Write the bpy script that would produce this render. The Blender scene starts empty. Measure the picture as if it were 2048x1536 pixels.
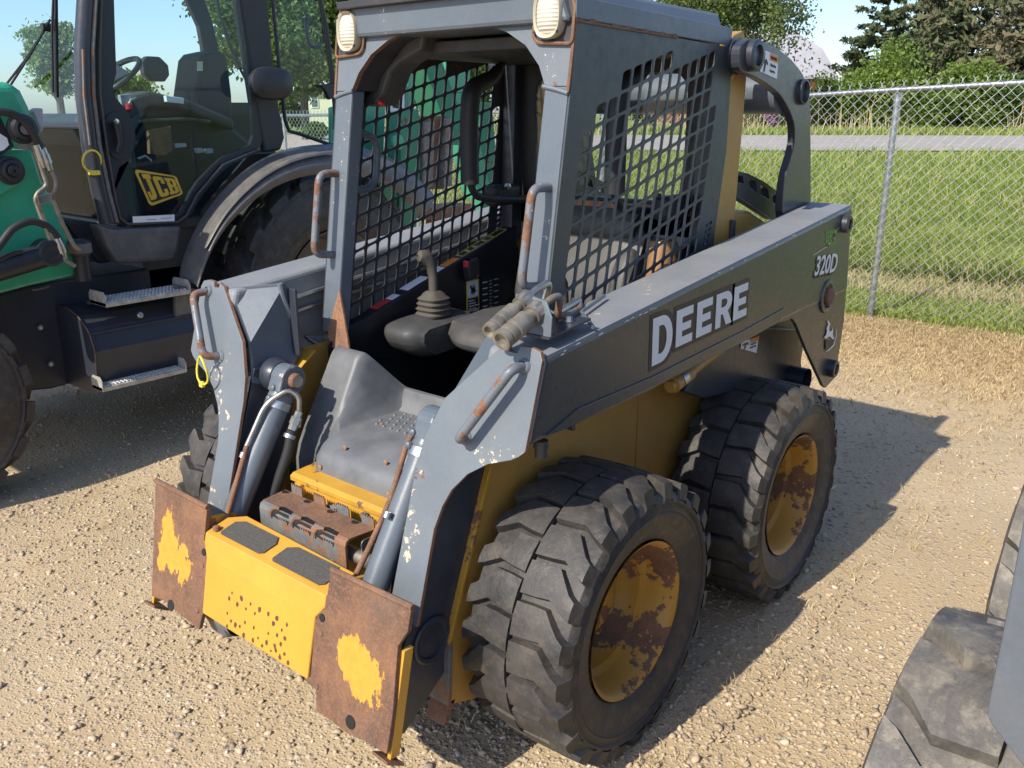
import bpy, bmesh, math, random
import numpy as np
from mathutils import Vector, Matrix
R_ = random.Random(7)
rng = np.random.default_rng(11)
S = bpy.context.scene
COL = S.collection
# ------------------------------------------------------------------ camera
CAM = np.array([1.85114, -1.81721, 1.71958]); YAW, PIT, ROL, FPX = 0.689728, -0.301876, 0.001647, 1731.69
_f = np.array([-math.sin(YAW)*math.cos(PIT), math.cos(YAW)*math.cos(PIT), math.sin(PIT)])
_r = np.cross(_f, [0, 0, 1.]); _r /= np.linalg.norm(_r); _u = np.cross(_r, _f)
_r, _u = math.cos(ROL)*_r+math.sin(ROL)*_u, -math.sin(ROL)*_r+math.cos(ROL)*_u
cam = bpy.data.objects.new('camera', bpy.data.cameras.new('camera'))
COL.objects.link(cam)
cam.matrix_world = Matrix(((_r[0], _u[0], -_f[0], CAM[0]), (_r[1], _u[1], -_f[1], CAM[1]), (_r[2], _u[2], -_f[2], CAM[2]), (0, 0, 0, 1)))
cam.data.sensor_width = 36; cam.data.lens = 36*FPX/2048; cam.data.clip_start = .05; cam.data.clip_end = 3000
S.camera = cam
# ------------------------------------------------------------------ world, sun, exposure
SUN = np.array([.12, 1.15, -1.0])            # travel direction of the sunlight
_el = math.atan2(1, math.hypot(SUN[0], SUN[1])); _az = math.atan2(-SUN[0], -SUN[1])
W = bpy.data.worlds.new('World'); S.world = W; W.use_nodes = True
_n = W.node_tree.nodes; _bg = _n['Background']; _sky = _n.new('ShaderNodeTexSky')
_sky.sky_type = 'NISHITA'; _sky.sun_disc = False; _sky.sun_elevation = _el; _sky.sun_rotation = _az
_sky.air_density = 1.0; _sky.dust_density = 1.0; _sky.ozone_density = 4.0; _sky.altitude = 200
_mx = _n.new('ShaderNodeMix'); _mx.data_type = 'RGBA'; _mx.blend_type = 'MULTIPLY'; _mx.inputs[0].default_value = 1; _mx.inputs[7].default_value = (1.0, .965, 1.0, 1)
W.node_tree.links.new(_sky.outputs[0], _mx.inputs[6]); W.node_tree.links.new(_mx.outputs[2], _bg.inputs[0]); _bg.inputs[1].default_value = .15
_sl = bpy.data.lights.new('sun', 'SUN'); _sl.energy = 4.3; _sl.angle = math.radians(.55); _sl.color = (1, .92, .78)
_so = bpy.data.objects.new('sun', _sl); COL.objects.link(_so); _so.location = (-2, -8, 9)
_so.rotation_euler = Vector(SUN).to_track_quat('-Z', 'Y').to_euler()
S.view_settings.view_transform = 'Standard'; S.view_settings.look = 'None'; S.view_settings.exposure = 0.5; S.view_settings.gamma = 1
S.view_settings.use_curve_mapping = False
S.render.resolution_x = 1024; S.render.resolution_y = 768
S.render.engine = 'CYCLES'
S.cycles.max_bounces = 8; S.cycles.transparent_max_bounces = 16
# ------------------------------------------------------------------ pixel rays: a pixel gives a direction, a plane of the thing gives the distance
def ray(px, py): return _f+_r*(px-1024)/FPX-_u*(py-768)/FPX
def AX(px, py, v): d = ray(px, py); return CAM+d*(v-CAM[0])/d[0]
def AY(px, py, v): d = ray(px, py); return CAM+d*(v-CAM[1])/d[1]
def AZ(px, py, v=0.): d = ray(px, py); return CAM+d*(v-CAM[2])/d[2]
def AP(px, py, p, n): d = ray(px, py); n = np.array(n, float); return CAM+d*((np.array(p)-CAM)@n)/(d@n)
def AD(px, py, D):                            # at horizontal distance D from the camera
    d = ray(px, py); return CAM+d*D/math.hypot(d[0], d[1])
V = lambda *a: np.array(a, float)
# ------------------------------------------------------------------ materials
class NT:
    def __init__(s, name):
        s.m = bpy.data.materials.new(name); s.m.use_nodes = True; s.t = s.m.node_tree; s.n = s.t.nodes; s.b = s.n['Principled BSDF']
        s._tc = None
    def new(s, k, **kw):
        x = s.n.new(k)
        for a, b in kw.items(): setattr(x, a, b)
        return x
    def l(s, a, b): s.t.links.new(a, b)
    def co(s, kind='Object'):
        if s._tc is None: s._tc = s.new('ShaderNodeTexCoord')
        return s._tc.outputs[kind]
    def put(s, sock, v):
        if isinstance(v, bpy.types.NodeSocket): s.l(v, sock)
        elif isinstance(v, (tuple, list)) and len(v) == 3 and sock.type == 'RGBA': sock.default_value = (*v, 1)
        elif sock.type == 'RGBA' and isinstance(v, (int, float)): sock.default_value = (v, v, v, 1)
        else: sock.default_value = v
    def mapv(s, sc=(1, 1, 1), loc=(0, 0, 0), rot=(0, 0, 0), vec=None):
        m = s.new('ShaderNodeMapping'); s.l(vec or s.co(), m.inputs[0]); m.inputs[1].default_value = loc; m.inputs[2].default_value = rot; m.inputs[3].default_value = sc
        return m.outputs[0]
    def noise(s, scale, detail=3, rough=.55, vec=None, dist=0):
        x = s.new('ShaderNodeTexNoise'); s.l(vec or s.co(), x.inputs['Vector']); x.inputs['Scale'].default_value = scale; x.inputs['Detail'].default_value = detail; x.inputs['Roughness'].default_value = rough; x.inputs['Distortion'].default_value = dist
        return x.outputs[0]
    def vor(s, scale, vec=None, feature='F1', out='Distance'):
        x = s.new('ShaderNodeTexVoronoi', feature=feature); s.l(vec or s.co(), x.inputs['Vector']); x.inputs['Scale'].default_value = scale
        return x.outputs[out]
    def mr(s, v, a, b, c=0., d=1., smooth=False):
        x = s.new('ShaderNodeMapRange'); x.interpolation_type = 'SMOOTHSTEP' if smooth else 'LINEAR'; s.put(x.inputs[0], v)
        for i, k in enumerate((a, b, c, d)): s.put(x.inputs[1+i], k)
        return x.outputs[0]
    def mix(s, f, a, b, mode='MIX'):
        x = s.new('ShaderNodeMix', data_type='RGBA', blend_type=mode); s.put(x.inputs[0], f); s.put(x.inputs[6], a); s.put(x.inputs[7], b)
        return x.outputs[2]
    def math(s, op, a, b=0.):
        x = s.new('ShaderNodeMath', operation=op); s.put(x.inputs[0], a); s.put(x.inputs[1], b); return x.outputs[0]
    def bump(s, h, strength=.3, dist=.002):
        x = s.new('ShaderNodeBump'); s.put(x.inputs['Height'], h); x.inputs['Strength'].default_value = strength; x.inputs['Distance'].default_value = dist
        s.l(x.outputs[0], s.b.inputs['Normal'])
    def set(s, **kw):
        for k, v in kw.items(): s.put(s.b.inputs[k.replace('_', ' ')], v)
        return s.m
M = {}
RUST = (.215, .105, .055); RUSTD = (.095, .053, .036); RUSTO = (.30, .14, .075)
def rustcol(t, k=1.):
    a = t.noise(9, 7, .72); b = t.noise(110, 3, .6)
    c = t.mix(t.mr(a, .36, .64), tuple(v*k for v in RUSTD), tuple(v*k for v in RUST))
    c = t.mix(t.mr(b, .5, .75, 0, .6), c, tuple(v*k for v in RUSTO))
    e = t.noise(3.1, 5, .7, vec=t.mapv((1.6, 1.6, .8), (4, 2, 7))); c = t.mix(t.mr(e, .52, .72, 0, .55), c, (.105*k, .085*k, .07*k))
    return t.mix(t.mr(t.noise(240, 2), .55, .8, 0, .5), c, (.36*k, .22*k, .14*k))
def paint(name, col, rough=.38, chip=.0, dirt=.25, cream=.0, scale=9., dirtcol=(.22, .18, .14), coat=0., spec=.5, bump=.0006):
    t = NT(name)
    n1 = t.noise(3.2, 4, .6); n2 = t.noise(38, 4, .65); n3 = t.noise(160, 2, .5)
    c = t.mix(t.mr(n1, .3, .7), tuple(v*.88 for v in col), tuple(min(1, v*1.12) for v in col))
    c = t.mix(t.mr(n3, .35, .75, 0, .10), c, tuple(min(1, v*1.7+.02) for v in col))
    if dirt: c = t.mix(t.mr(t.noise(6, 6, .7), .45, .8, 0, dirt), c, dirtcol)
    rg = t.mr(n2, .3, .7, rough-.06, rough+.10)
    if cream:
        k = t.mr(t.math('MULTIPLY', t.noise(48, 4, .7), t.mr(t.noise(6, 2), .45, .62)), .66-cream*.08, .67-cream*.08)
        c = t.mix(k, c, (.55, .47, .34))
    if chip:
        f = t.math('ADD', t.noise(scale, 6, .68), t.math('MULTIPLY', n2, .25))
        k = t.mr(f, .86-chip*.2, .875-chip*.2)
        c = t.mix(k, c, rustcol(t)); rg = t.mix(k, rg, .85)
        t.bump(t.math('ADD', t.math('MULTIPLY', k, -.5), t.math('MULTIPLY', n3, .25)), .5, bump*2)
    else: t.bump(n3, .25, bump)
    t.set(Base_Color=c, Roughness=rg, Coat_Weight=coat, Coat_Roughness=.15, Specular_IOR_Level=spec)
    M[name] = t.m; return t.m
def plain(name, col, rough=.5, metal=0., var=.12, scale=20., bump=0.):
    t = NT(name); n = t.noise(scale, 4, .6)
    c = t.mix(t.mr(n, .3, .7), tuple(v*(1-var) for v in col), tuple(min(1, v*(1+var)) for v in col))
    if bump: t.bump(t.noise(scale*6, 3, .6), .5, bump)
    t.set(Base_Color=c, Roughness=t.mr(n, .3, .7, max(.05, rough-.07), min(1, rough+.07)), Metallic=metal)
    M[name] = t.m; return t.m
GREY = (.100, .122, .148); NAVY = (.022, .026, .038); YEL = (.56, .29, .036); GRN = (.035, .33, .19)
paint('grey_paint', GREY, .36, chip=.12, cream=.25, dirt=.25, dirtcol=(.2, .19, .18))
paint('grey_worn', (.125, .148, .172), .5, chip=.30, cream=1.0, dirt=.3, scale=11, dirtcol=(.22, .21, .2))
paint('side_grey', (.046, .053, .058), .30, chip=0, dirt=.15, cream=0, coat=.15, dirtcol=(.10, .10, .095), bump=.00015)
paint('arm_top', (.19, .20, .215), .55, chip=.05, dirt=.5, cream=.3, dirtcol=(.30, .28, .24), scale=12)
paint('navy_paint', (.028, .034, .048), .35, chip=.06, dirt=.3, dirtcol=(.09, .075, .06))
paint('plate_grey', (.10, .115, .135), .5, chip=0, dirt=.2, cream=0)
paint('dark_screen', (.045, .055, .062), .4, chip=0, dirt=.15)
paint('rusty_screen', (.03, .03, .036), .5, chip=.33, dirt=.2, scale=5)
paint('yellow_paint', YEL, .42, chip=.05, dirt=.22, dirtcol=(.25, .16, .05), scale=7)
paint('yellow_dull', (.44, .24, .055), .42, chip=.04, dirt=.35, dirtcol=(.16, .11, .05), scale=5)
paint('yellow_rusty', (.48, .26, .028), .5, chip=.85, dirt=.3, dirtcol=(.16, .09, .04), scale=8)
paint('rim_paint', (.48, .255, .035), .5, chip=1.12, dirt=.3, dirtcol=(.2, .12, .05), scale=5.2)
paint('green_paint', GRN, .33, chip=.02, dirt=.3, dirtcol=(.05, .13, .08), coat=.3)
paint('green_rusty', (.022, .21, .115), .5, chip=.5, dirt=.3, scale=6)
paint('fender_grey', (.10, .096, .094), .45, chip=.0, dirt=.7, dirtcol=(.26, .23, .19), scale=4)
plain('black_plastic', (.016, .017, .02), .55); plain('rubber_hose', (.02, .02, .021), .6)
plain('black_trim', (.011, .012, .016), .42); plain('seat_vinyl', (.066, .064, .061), .55, bump=.0006)
plain('pod_plastic', (.06, .06, .06), .5, bump=.0004); plain('bellows_rubber', (.075, .066, .056), .75)
plain('step_plastic', (.13, .136, .145), .5, var=.25, scale=9, bump=.0004); plain('galvanised', (.42, .44, .46), .38, .85)
plain('fence_wire', (.40, .43, .42), .45, .6); plain('zinc', (.45, .44, .40), .35, .9, var=.2); plain('dirty_zinc', (.27, .245, .20), .55, .6, var=.35)
plain('chrome', (.6, .6, .6), .15, 1.); plain('white_paint', (.75, .75, .76), .5); plain('decal_white', (.78, .78, .80), .45, var=.03)
plain('chip_brown', (.10, .045, .03), .85); plain('decal_brown', (.05, .042, .032), .55); plain('decal_black', (.012, .012, .014), .5); plain('decal_yellow', (.62, .46, .04), .5, var=.08)
plain('tractor_yellow', (.55, .36, .03), .5); plain('decal_orange', (.75, .25, .03), .5); plain('decal_red', (.55, .04, .03), .45); plain('decal_green', (.14, .34, .05), .5)
plain('grip_pad', (.075, .07, .062), .95, var=.35, scale=160, bump=.002); plain('cable_tie', (.72, .60, .06), .4)
plain('step_metal', (.48, .46, .41), .5, .35, var=.25, scale=30); plain('wood', (.20, .18, .16), .85, var=.4, scale=25, bump=.003)
plain('red_plastic', (.5, .03, .03), .4); plain('lamp_housing', (.42, .38, .28), .5); plain('cream_paint', (.66, .62, .46), .7)
def rust_mat(name, k=1., patches=()):
    t = NT(name); c = rustcol(t, k); n = t.noise(45, 4, .6)
    for (cx, cz, rx, rz, ph) in patches:            # remains of yellow paint, each patch with its own ragged outline
        sx = t.new('ShaderNodeSeparateXYZ'); t.l(t.co(), sx.inputs[0])
        dx = t.math('DIVIDE', t.math('SUBTRACT', sx.outputs[0], cx), rx); dz = t.math('DIVIDE', t.math('SUBTRACT', sx.outputs[2], cz), rz)
        d = t.math('ADD', t.math('POWER', t.math('ABSOLUTE', dx), 2.), t.math('POWER', t.math('ABSOLUTE', dz), 2.))
        w = t.math('ADD', t.math('ADD', d, t.math('MULTIPLY', t.math('SUBTRACT', t.noise(9, 3, .6, vec=t.mapv((1.1, 1, .9), (ph, 0, ph))), .5), 3.2)), t.math('MULTIPLY', t.math('SUBTRACT', t.noise(30, 6, .75, vec=t.mapv((1.3, 1, .7), (ph, 0, ph))), .5), 3.4))
        k2 = t.mr(w, .86, .88, 1, 0)
        c = t.mix(k2, c, t.mix(t.mr(n, .35, .7), (.52, .26, .03), (.60, .31, .04)))
    t.bump(t.math('ADD', t.noise(90, 4, .7), t.noise(14, 3)), .5, .0015)
    t.set(Base_Color=c, Roughness=.82); M[name] = t.m
rust_mat('rust_edge', 1.25); rust_mat('rust', 1.1); rust_mat('rust_plate_a', 1.0, ((.405, .45, .07, .055, 3.1), (.455, .41, .06, .07, 5.3))); rust_mat('rust_plate_b', 1.0, ((-.455, .475, .055, .10, 7.7), (-.365, .44, .05, .06, 2.2)))
rust_mat('rust_orange', 1.5)
paint('handle_paint', (.13, .145, .17), .42, chip=.98, cream=.6, dirt=.3, scale=13)
plain('amber', (.24, .13, .05), .35, var=.4, scale=12)
def bracket_mat():
    t = NT('rust_bracket'); k = t.mr(t.noise(9, 6, .7), .5, .53); c = t.mix(k, t.mix(t.mr(t.noise(30), .4, .6), (.11, .115, .12), (.15, .15, .14)), rustcol(t, 1.1))
    t.bump(t.noise(80, 3), .4, .001); t.set(Base_Color=c, Roughness=.7); M['rust_bracket'] = t.m
bracket_mat()
def rubber(name, k=1., dust=.3, dc=(.16, .13, .10)):
    t = NT(name); a = t.noise(9, 5, .65); b = t.noise(55, 4, .6); e = t.noise(4, 6, .7, dist=.6)
    c = t.mix(t.mr(a, .35, .7), (.018*k, .017*k, .017*k), (.036*k, .034*k, .033*k))
    c = t.mix(t.mr(e, .48, .75, 0, dust), c, dc)
    c = t.mix(t.mr(b, .55, .8, 0, .35), c, (.06*k, .055*k, .05*k))
    c = t.mix(t.mr(t.noise(22, 7, .75, vec=t.mapv((1, 1, 1), (3, 5, 1))), .5, .62, 0, dust*.6), c, tuple(v*1.15 for v in dc))
    t.bump(t.math('ADD', b, t.math('MULTIPLY', t.noise(12, 5, .7), 1.5)), .6, .003)
    t.set(Base_Color=c, Roughness=t.mr(a, .3, .7, .46, .7)); M[name] = t.m
rubber('tyre_rubber', 1.5, .35); rubber('dusty_tyre', 2.6, .75, (.27, .235, .18)); rubber('tractor_tyre', 1.3, .5, (.12, .10, .085))
def glass(name, tint, refl=.0, rough=.02):
    t = NT(name); t.n.remove(t.b)
    tr = t.new('ShaderNodeBsdfTransparent'); tr.inputs[0].default_value = (*tint, 1); gl = t.new('ShaderNodeBsdfGlossy'); gl.inputs[1].default_value = rough; gl.inputs[0].default_value = (1, 1, 1, 1)
    fr = t.new('ShaderNodeLayerWeight'); gm = t.new('ShaderNodeNewGeometry'); mx = t.new('ShaderNodeMixShader')
    t.l(t.math('MULTIPLY', t.math('SUBTRACT', 1., gm.outputs['Backfacing']), t.math('ADD', t.math('MULTIPLY', t.math('POWER', fr.outputs[1], 4.), .4), refl+.03)), mx.inputs[0]); t.l(tr.outputs[0], mx.inputs[1]); t.l(gl.outputs[0], mx.inputs[2]); t.l(mx.outputs[0], t.n['Material Output'].inputs[0]); M[name] = t.m
glass('tinted_glass', (.87, .955, .96)); glass('dark_glass', (.42, .54, .55), -.02); glass('clear_glass', (.93, .95, .95))
def lens():
    t = NT('lamp_lens'); w = t.new('ShaderNodeTexWave'); t.l(t.mapv((1, 1, 1)), w.inputs[0]); w.bands_direction = 'Z'; w.inputs['Scale'].default_value = 32
    t.bump(w.outputs[1], .5, .003); t.set(Base_Color=(.60, .56, .46), Roughness=.12, Coat_Weight=1.); M['lamp_lens'] = t.m
lens()
# ------------------------------------------------------------------ mesh helpers
ROOTS = {}
def link(o, parent=None):
    COL.objects.link(o)
    if parent is not None:
        o.parent = parent
        b = parent
        while b is not None: o.location = o.location-b.location; b = b.parent
    return o
def mobj(name, vs, fs, mat, parent=None, smooth=False, bevel=0, fm=None, label=None, seg=2, ang=40):
    me = bpy.data.meshes.new(name); me.from_pydata([tuple(map(float, v)) for v in vs], [], [tuple(f) for f in fs])
    for m in (mat if isinstance(mat, (list, tuple)) else [mat]): me.materials.append(M[m])
    if fm: me.polygons.foreach_set('material_index', fm)
    if smooth:
        me.polygons.foreach_set('use_smooth', [True]*len(me.polygons))
    me.update()
    o = bpy.data.objects.new(name, me); link(o, parent)
    if bevel:
        md = o.modifiers.new('bevel', 'BEVEL'); md.width = bevel; md.segments = seg; md.limit_method = 'ANGLE'; md.angle_limit = math.radians(ang); md.harden_normals = False
    if smooth and not bevel:
        me.set_sharp_from_angle(angle=math.radians(42))
    if label: o['label'] = label
    return o
def thing(name, label, cat, loc=(0, 0, 0), group=None):
    o = bpy.data.objects.new(name, None); o.empty_display_size = .2; o.location = loc; COL.objects.link(o); o['label'] = label; o['category'] = cat
    if group: o['group'] = group
    return o
def tag(o, label, cat, group=None):
    o['label'] = label; o['category'] = cat
    if group: o['group'] = group
    return o
def joinm(parts):
    vs = []; fs = []
    for v, f in parts:
        n = len(vs); vs += [tuple(p) for p in v]; fs += [tuple(i+n for i in q) for q in f]
    return vs, fs
def prism(pts, off):
    """outline pts (3-D, ordered) extruded by the vector off; faces: cap, cap, sides"""
    n = len(pts); a = [np.asarray(p, float) for p in pts]; b = [p+np.asarray(off, float) for p in a]
    nr = sum((np.cross(a[i]-a[0], a[(i+1) % n]-a[0]) for i in range(n)), np.zeros(3))
    if nr@np.asarray(off, float) > 0: a, b = b, a; off = -np.asarray(off)
    # cap a faces away from b
    fs = [tuple(range(n)), tuple(range(2*n-1, n-1, -1))]
    flip = nr@np.asarray(off, float) > 0
    fs += [((i+1) % n, i, n+i, n+(i+1) % n) for i in range(n)]
    return a+b, fs
def bxv(x0, x1, y0, y1, z0, z1):
    vs = [(x, y, z) for z in (z0, z1) for y in (y0, y1) for x in (x0, x1)]
    return vs, [(0, 2, 3, 1), (4, 5, 7, 6), (0, 1, 5, 4), (2, 6, 7, 3), (0, 4, 6, 2), (1, 3, 7, 5)]
def box(name, x0, x1, y0, y1, z0, z1, mat, parent, bevel=.004, **k): return mobj(name, *bxv(x0, x1, y0, y1, z0, z1), mat, parent, bevel=bevel, **k)
def obox(c, ax, ay, az, hx, hy, hz):
    c, ax, ay, az = map(np.asarray, (c, ax, ay, az)); vs = [c+ax*i*hx+ay*j*hy+az*k*hz for k in (-1, 1) for j in (-1, 1) for i in (-1, 1)]
    return vs, bxv(0, 1, 0, 1, 0, 1)[1]
def frame(d):
    d = np.asarray(d, float); d = d/np.linalg.norm(d); a = V(0, 0, 1) if abs(d[2]) < .9 else V(1, 0, 0); u = np.cross(a, d); u /= np.linalg.norm(u); return u, np.cross(d, u), d
def smoothpath(pts, r=.03, n=5):
    """rounds the corners of a polyline"""
    P = [np.asarray(p, float) for p in pts]; out = [P[0]]
    for i in range(1, len(P)-1):
        a, b, c = P[i-1], P[i], P[i+1]; d1 = a-b; d2 = c-b; l = min(r, .45*np.linalg.norm(d1), .45*np.linalg.norm(d2))
        s = b+d1/np.linalg.norm(d1)*l; e = b+d2/np.linalg.norm(d2)*l
        for k in range(n+1): q = k/n; out.append((1-q)**2*s+2*q*(1-q)*b+q*q*e)
    return out+[P[-1]]
def tubev(pts, rad, n=10, cap=True):
    P = [np.asarray(p, float) for p in pts]; m = len(P); rads = rad if isinstance(rad, (list, tuple)) else [rad]*m
    vs = []; u = None
    for i in range(m):
        d = P[min(i+1, m-1)]-P[max(i-1, 0)]; d = d/(np.linalg.norm(d)+1e-12)
        if u is None: u = frame(d)[0]
        u = u-d*(u@d); u /= np.linalg.norm(u); w = np.cross(d, u)
        vs += [P[i]+rads[i]*(math.cos(t)*u+math.sin(t)*w) for t in (2*math.pi*k/n for k in range(n))]
    fs = [(i*n+k, i*n+(k+1) % n, (i+1)*n+(k+1) % n, (i+1)*n+k) for i in range(m-1) for k in range(n)]
    if cap: fs += [tuple(range(n-1, -1, -1)), tuple((m-1)*n+k for k in range(n))]
    return vs, fs
def tube(name, pts, rad, mat, parent, n=10, corner=0, **k):
    if corner:
        if isinstance(rad, list): q = smoothpath([(*p, r) for p, r in zip(pts, rad)], corner); pts = [p[:3] for p in q]; rad = [float(p[3]) for p in q]
        else: pts = smoothpath(pts, corner)
    return mobj(name, *tubev(pts, rad, n), mat, parent, smooth=True, **k)
def lathev(prof, c, axis, n=32, a0=0, a1=2*math.pi):
    """prof: (offset along axis, radius)"""
    u, w, d = frame(axis); full = abs(a1-a0-2*math.pi) < 1e-6; c = np.asarray(c, float); m = n if full else n+1
    vs = [c+d*h+r*(math.cos(t)*u+math.sin(t)*w) for t in (a0+(a1-a0)*k/n for k in range(m)) for h, r in prof]; p = len(prof)
    fs = [(k*p+i, ((k+1) % m)*p+i, ((k+1) % m)*p+i+1, k*p+i+1) for k in range(n) for i in range(p-1)]
    return vs, fs
def lathe(name, prof, c, axis, mat, parent, n=32, **k): return mobj(name, *lathev(prof, c, axis, n), mat, parent, smooth=True, **k)
def chaikin(P, it=1):
    for _ in range(it): P = [q for a, b in zip(P, P[1:]+P[:1]) for q in (tuple(.8*np.array(a)+.2*np.array(b)), tuple(.2*np.array(a)+.8*np.array(b)))]
    return P
def plate(name, pts, off, mat, parent, bevel=.0015, edge=None, **k):
    vs, fs = prism(pts, off); n = len(pts)
    if 'glass' in mat: return fixn(mobj(name, vs, fs, mat, parent, **k))
    if edge: return mobj(name, vs, fs, [mat, edge], parent, bevel=bevel, fm=[0, 0]+[1]*n, **k)
    return mobj(name, vs, fs, mat, parent, bevel=bevel, **k)
def arc(cx, cy, r, a0, a1, n): return [(cx+r*math.cos(a0+(a1-a0)*i/n), cy+r*math.sin(a0+(a1-a0)*i/n)) for i in range(n+1)]
def rrect(x0, x1, y0, y1, r, n=4):
    return arc(x1-r, y1-r, r, 0, math.pi/2, n)+arc(x0+r, y1-r, r, math.pi/2, math.pi, n)+arc(x0+r, y0+r, r, math.pi, 1.5*math.pi, n)+arc(x1-r, y0+r, r, 1.5*math.pi, 2*math.pi, n)
def mirx(vf): return [(-v[0], v[1], v[2]) for v in vf[0]], [tuple(reversed(f)) for f in vf[1]]
def ringplate(outer, inner, off):
    """frame between two closed outlines that have the same number of points"""
    n = len(outer); o = [np.asarray(p, float) for p in outer]; i_ = [np.asarray(p, float) for p in inner]; off = np.asarray(off, float)
    vs = o+i_+[p+off for p in o]+[p+off for p in i_]; fs = []
    for k in range(n):
        j = (k+1) % n
        fs += [(k, j, n+j, n+k), (2*n+k, 3*n+k, 3*n+j, 2*n+j), (k, 2*n+k, 2*n+j, j), (n+k, n+j, 3*n+j, 3*n+k)]
    return vs, fs
def resample(poly, n):
    P = [np.asarray(p, float) for p in poly]; P.append(P[0]); L = [0]
    for a, b in zip(P, P[1:]): L.append(L[-1]+np.linalg.norm(b-a))
    out = []
    for k in range(n):
        s = L[-1]*k/n; i = max(j for j in range(len(L)-1) if L[j] <= s+1e-12); out.append(P[i]+(P[i+1]-P[i])*((s-L[i])/max(1e-9, L[i+1]-L[i])))
    return out
def fixn(o):
    bm = bmesh.new(); bm.from_mesh(o.data); bmesh.ops.recalc_face_normals(bm, faces=bm.faces); bm.to_mesh(o.data); bm.free(); return o
def text(name, s, mat, parent, size, origin, ux, uz, off=0., ext=.0006, shear=0., sx=1., label=None, align='LEFT'):
    cu = bpy.data.curves.new(name, 'FONT'); cu.body = s; cu.size = size; cu.offset = off; cu.extrude = ext; cu.shear = shear; cu.resolution_u = 3; cu.align_x = align
    tmp = bpy.data.objects.new(name, cu); COL.objects.link(tmp)
    dg = bpy.context.evaluated_depsgraph_get(); me = bpy.data.meshes.new_from_object(tmp.evaluated_get(dg)); bpy.data.objects.remove(tmp); bpy.data.curves.remove(cu)
    ux = np.asarray(ux, float); uz = np.asarray(uz, float); nn = np.cross(ux, uz); og = np.asarray(origin, float)
    for v in me.vertices: p = og+ux*v.co.x*sx+uz*v.co.y+nn*(v.co.z+ext); v.co = tuple(p)
    me.materials.clear(); me.materials.append(M[mat]); me.update()
    o = bpy.data.objects.new(name, me); link(o, parent)
    if label: o['label'] = label
    return o
# ================================================================== wheels
def tyre_mesh(name, R, hw, rim, nl, mats, lugh=.017, chev=.11, smoothn=96, gap0=.022, gap1=.075, dirn=1):
    """tyre about the local x axis, outer side +x"""
    prof = [(-hw*.78, rim), (-hw*.86, rim+.012), (-hw*.97, rim+.05), (-hw*1.0, rim+.085), (-hw*1.015, rim+.088), (-hw*1.0, rim+.092), (-hw*1.02, R-.085), (-hw*.985, R-.072), (-hw*.985, R-.066), (-hw*1.035, R-.060), (-hw*1.0, R-.045), (-hw*.95, R-lugh-.012), (-hw*.6, R-lugh-.003), (0, R-lugh)]
    prof = prof+[(-a, b) for a, b in reversed(prof[:-1])]
    vs, fs = lathev(prof, (0, 0, 0), (1, 0, 0), smoothn); n0 = len(fs)
    u, w, d = frame((1, 0, 0)); parts = [(vs, fs)]
    pitch = 2*math.pi/nl
    ws = [.02*hw, .30*hw, .56*hw, .70*hw, .84*hw, .97*hw]
    def chevf(t):
        q = t/hw; return -.018*min(q, .56)/.56+max(0, min(1, (q-.56)/.36))*chev
    def gapf(t): q = t/hw; return gap0+max(0, min(1, (q-.5)/.4))*(gap1-gap0)
    for side in (1, -1):
        for k in range(nl):
            th0 = k*pitch+(pitch/2 if side < 0 else 0); vv = []; jit = R_.uniform(-.008, .008)
            for t in ws:
                crown = R-.02*(t/hw)**2*.35; g = gapf(t); a = th0+chevf(t)+g/2+jit; b = th0+chevf(t)+pitch-g/2+jit; m1 = a+(b-a)/3; m2 = b-(b-a)/3
                for j, (th, rr) in enumerate(((a-.010, R-lugh-.016), (a+.006, crown-.002), (m1, crown), (m2, crown), (b-.006, crown-.002), (b+.010, R-lugh-.016))):
                    th *= dirn; vv.append(d*side*t+rr*(math.cos(th)*u+math.sin(th)*w))
            # shoulder end of the lug, down the sidewall
            t = hw*1.035
            for j in range(6):
                q = vv[(len(ws)-1)*6+j]; ang = math.atan2(q@w, q@u); vv.append(d*side*t+(R-.05 if 0 < j < 5 else R-.058)*(math.cos(ang)*u+math.sin(ang)*w))
            ff = []; rows = len(ws)+1
            for i in range(rows-1):
                for j in range(5): ff.append((i*6+j, i*6+j+1, (i+1)*6+j+1, (i+1)*6+j))
            ff.append(tuple(range(6))); parts.append((vv, ff))
    vs, fs = joinm(parts); me = bpy.data.meshes.new(name); me.from_pydata([tuple(map(float, v)) for v in vs], [], fs); me.materials.append(M[mats])
    me.polygons.foreach_set('use_smooth', [True]*len(fs)); me.update(); me.set_sharp_from_angle(angle=math.radians(38)); return me
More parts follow.
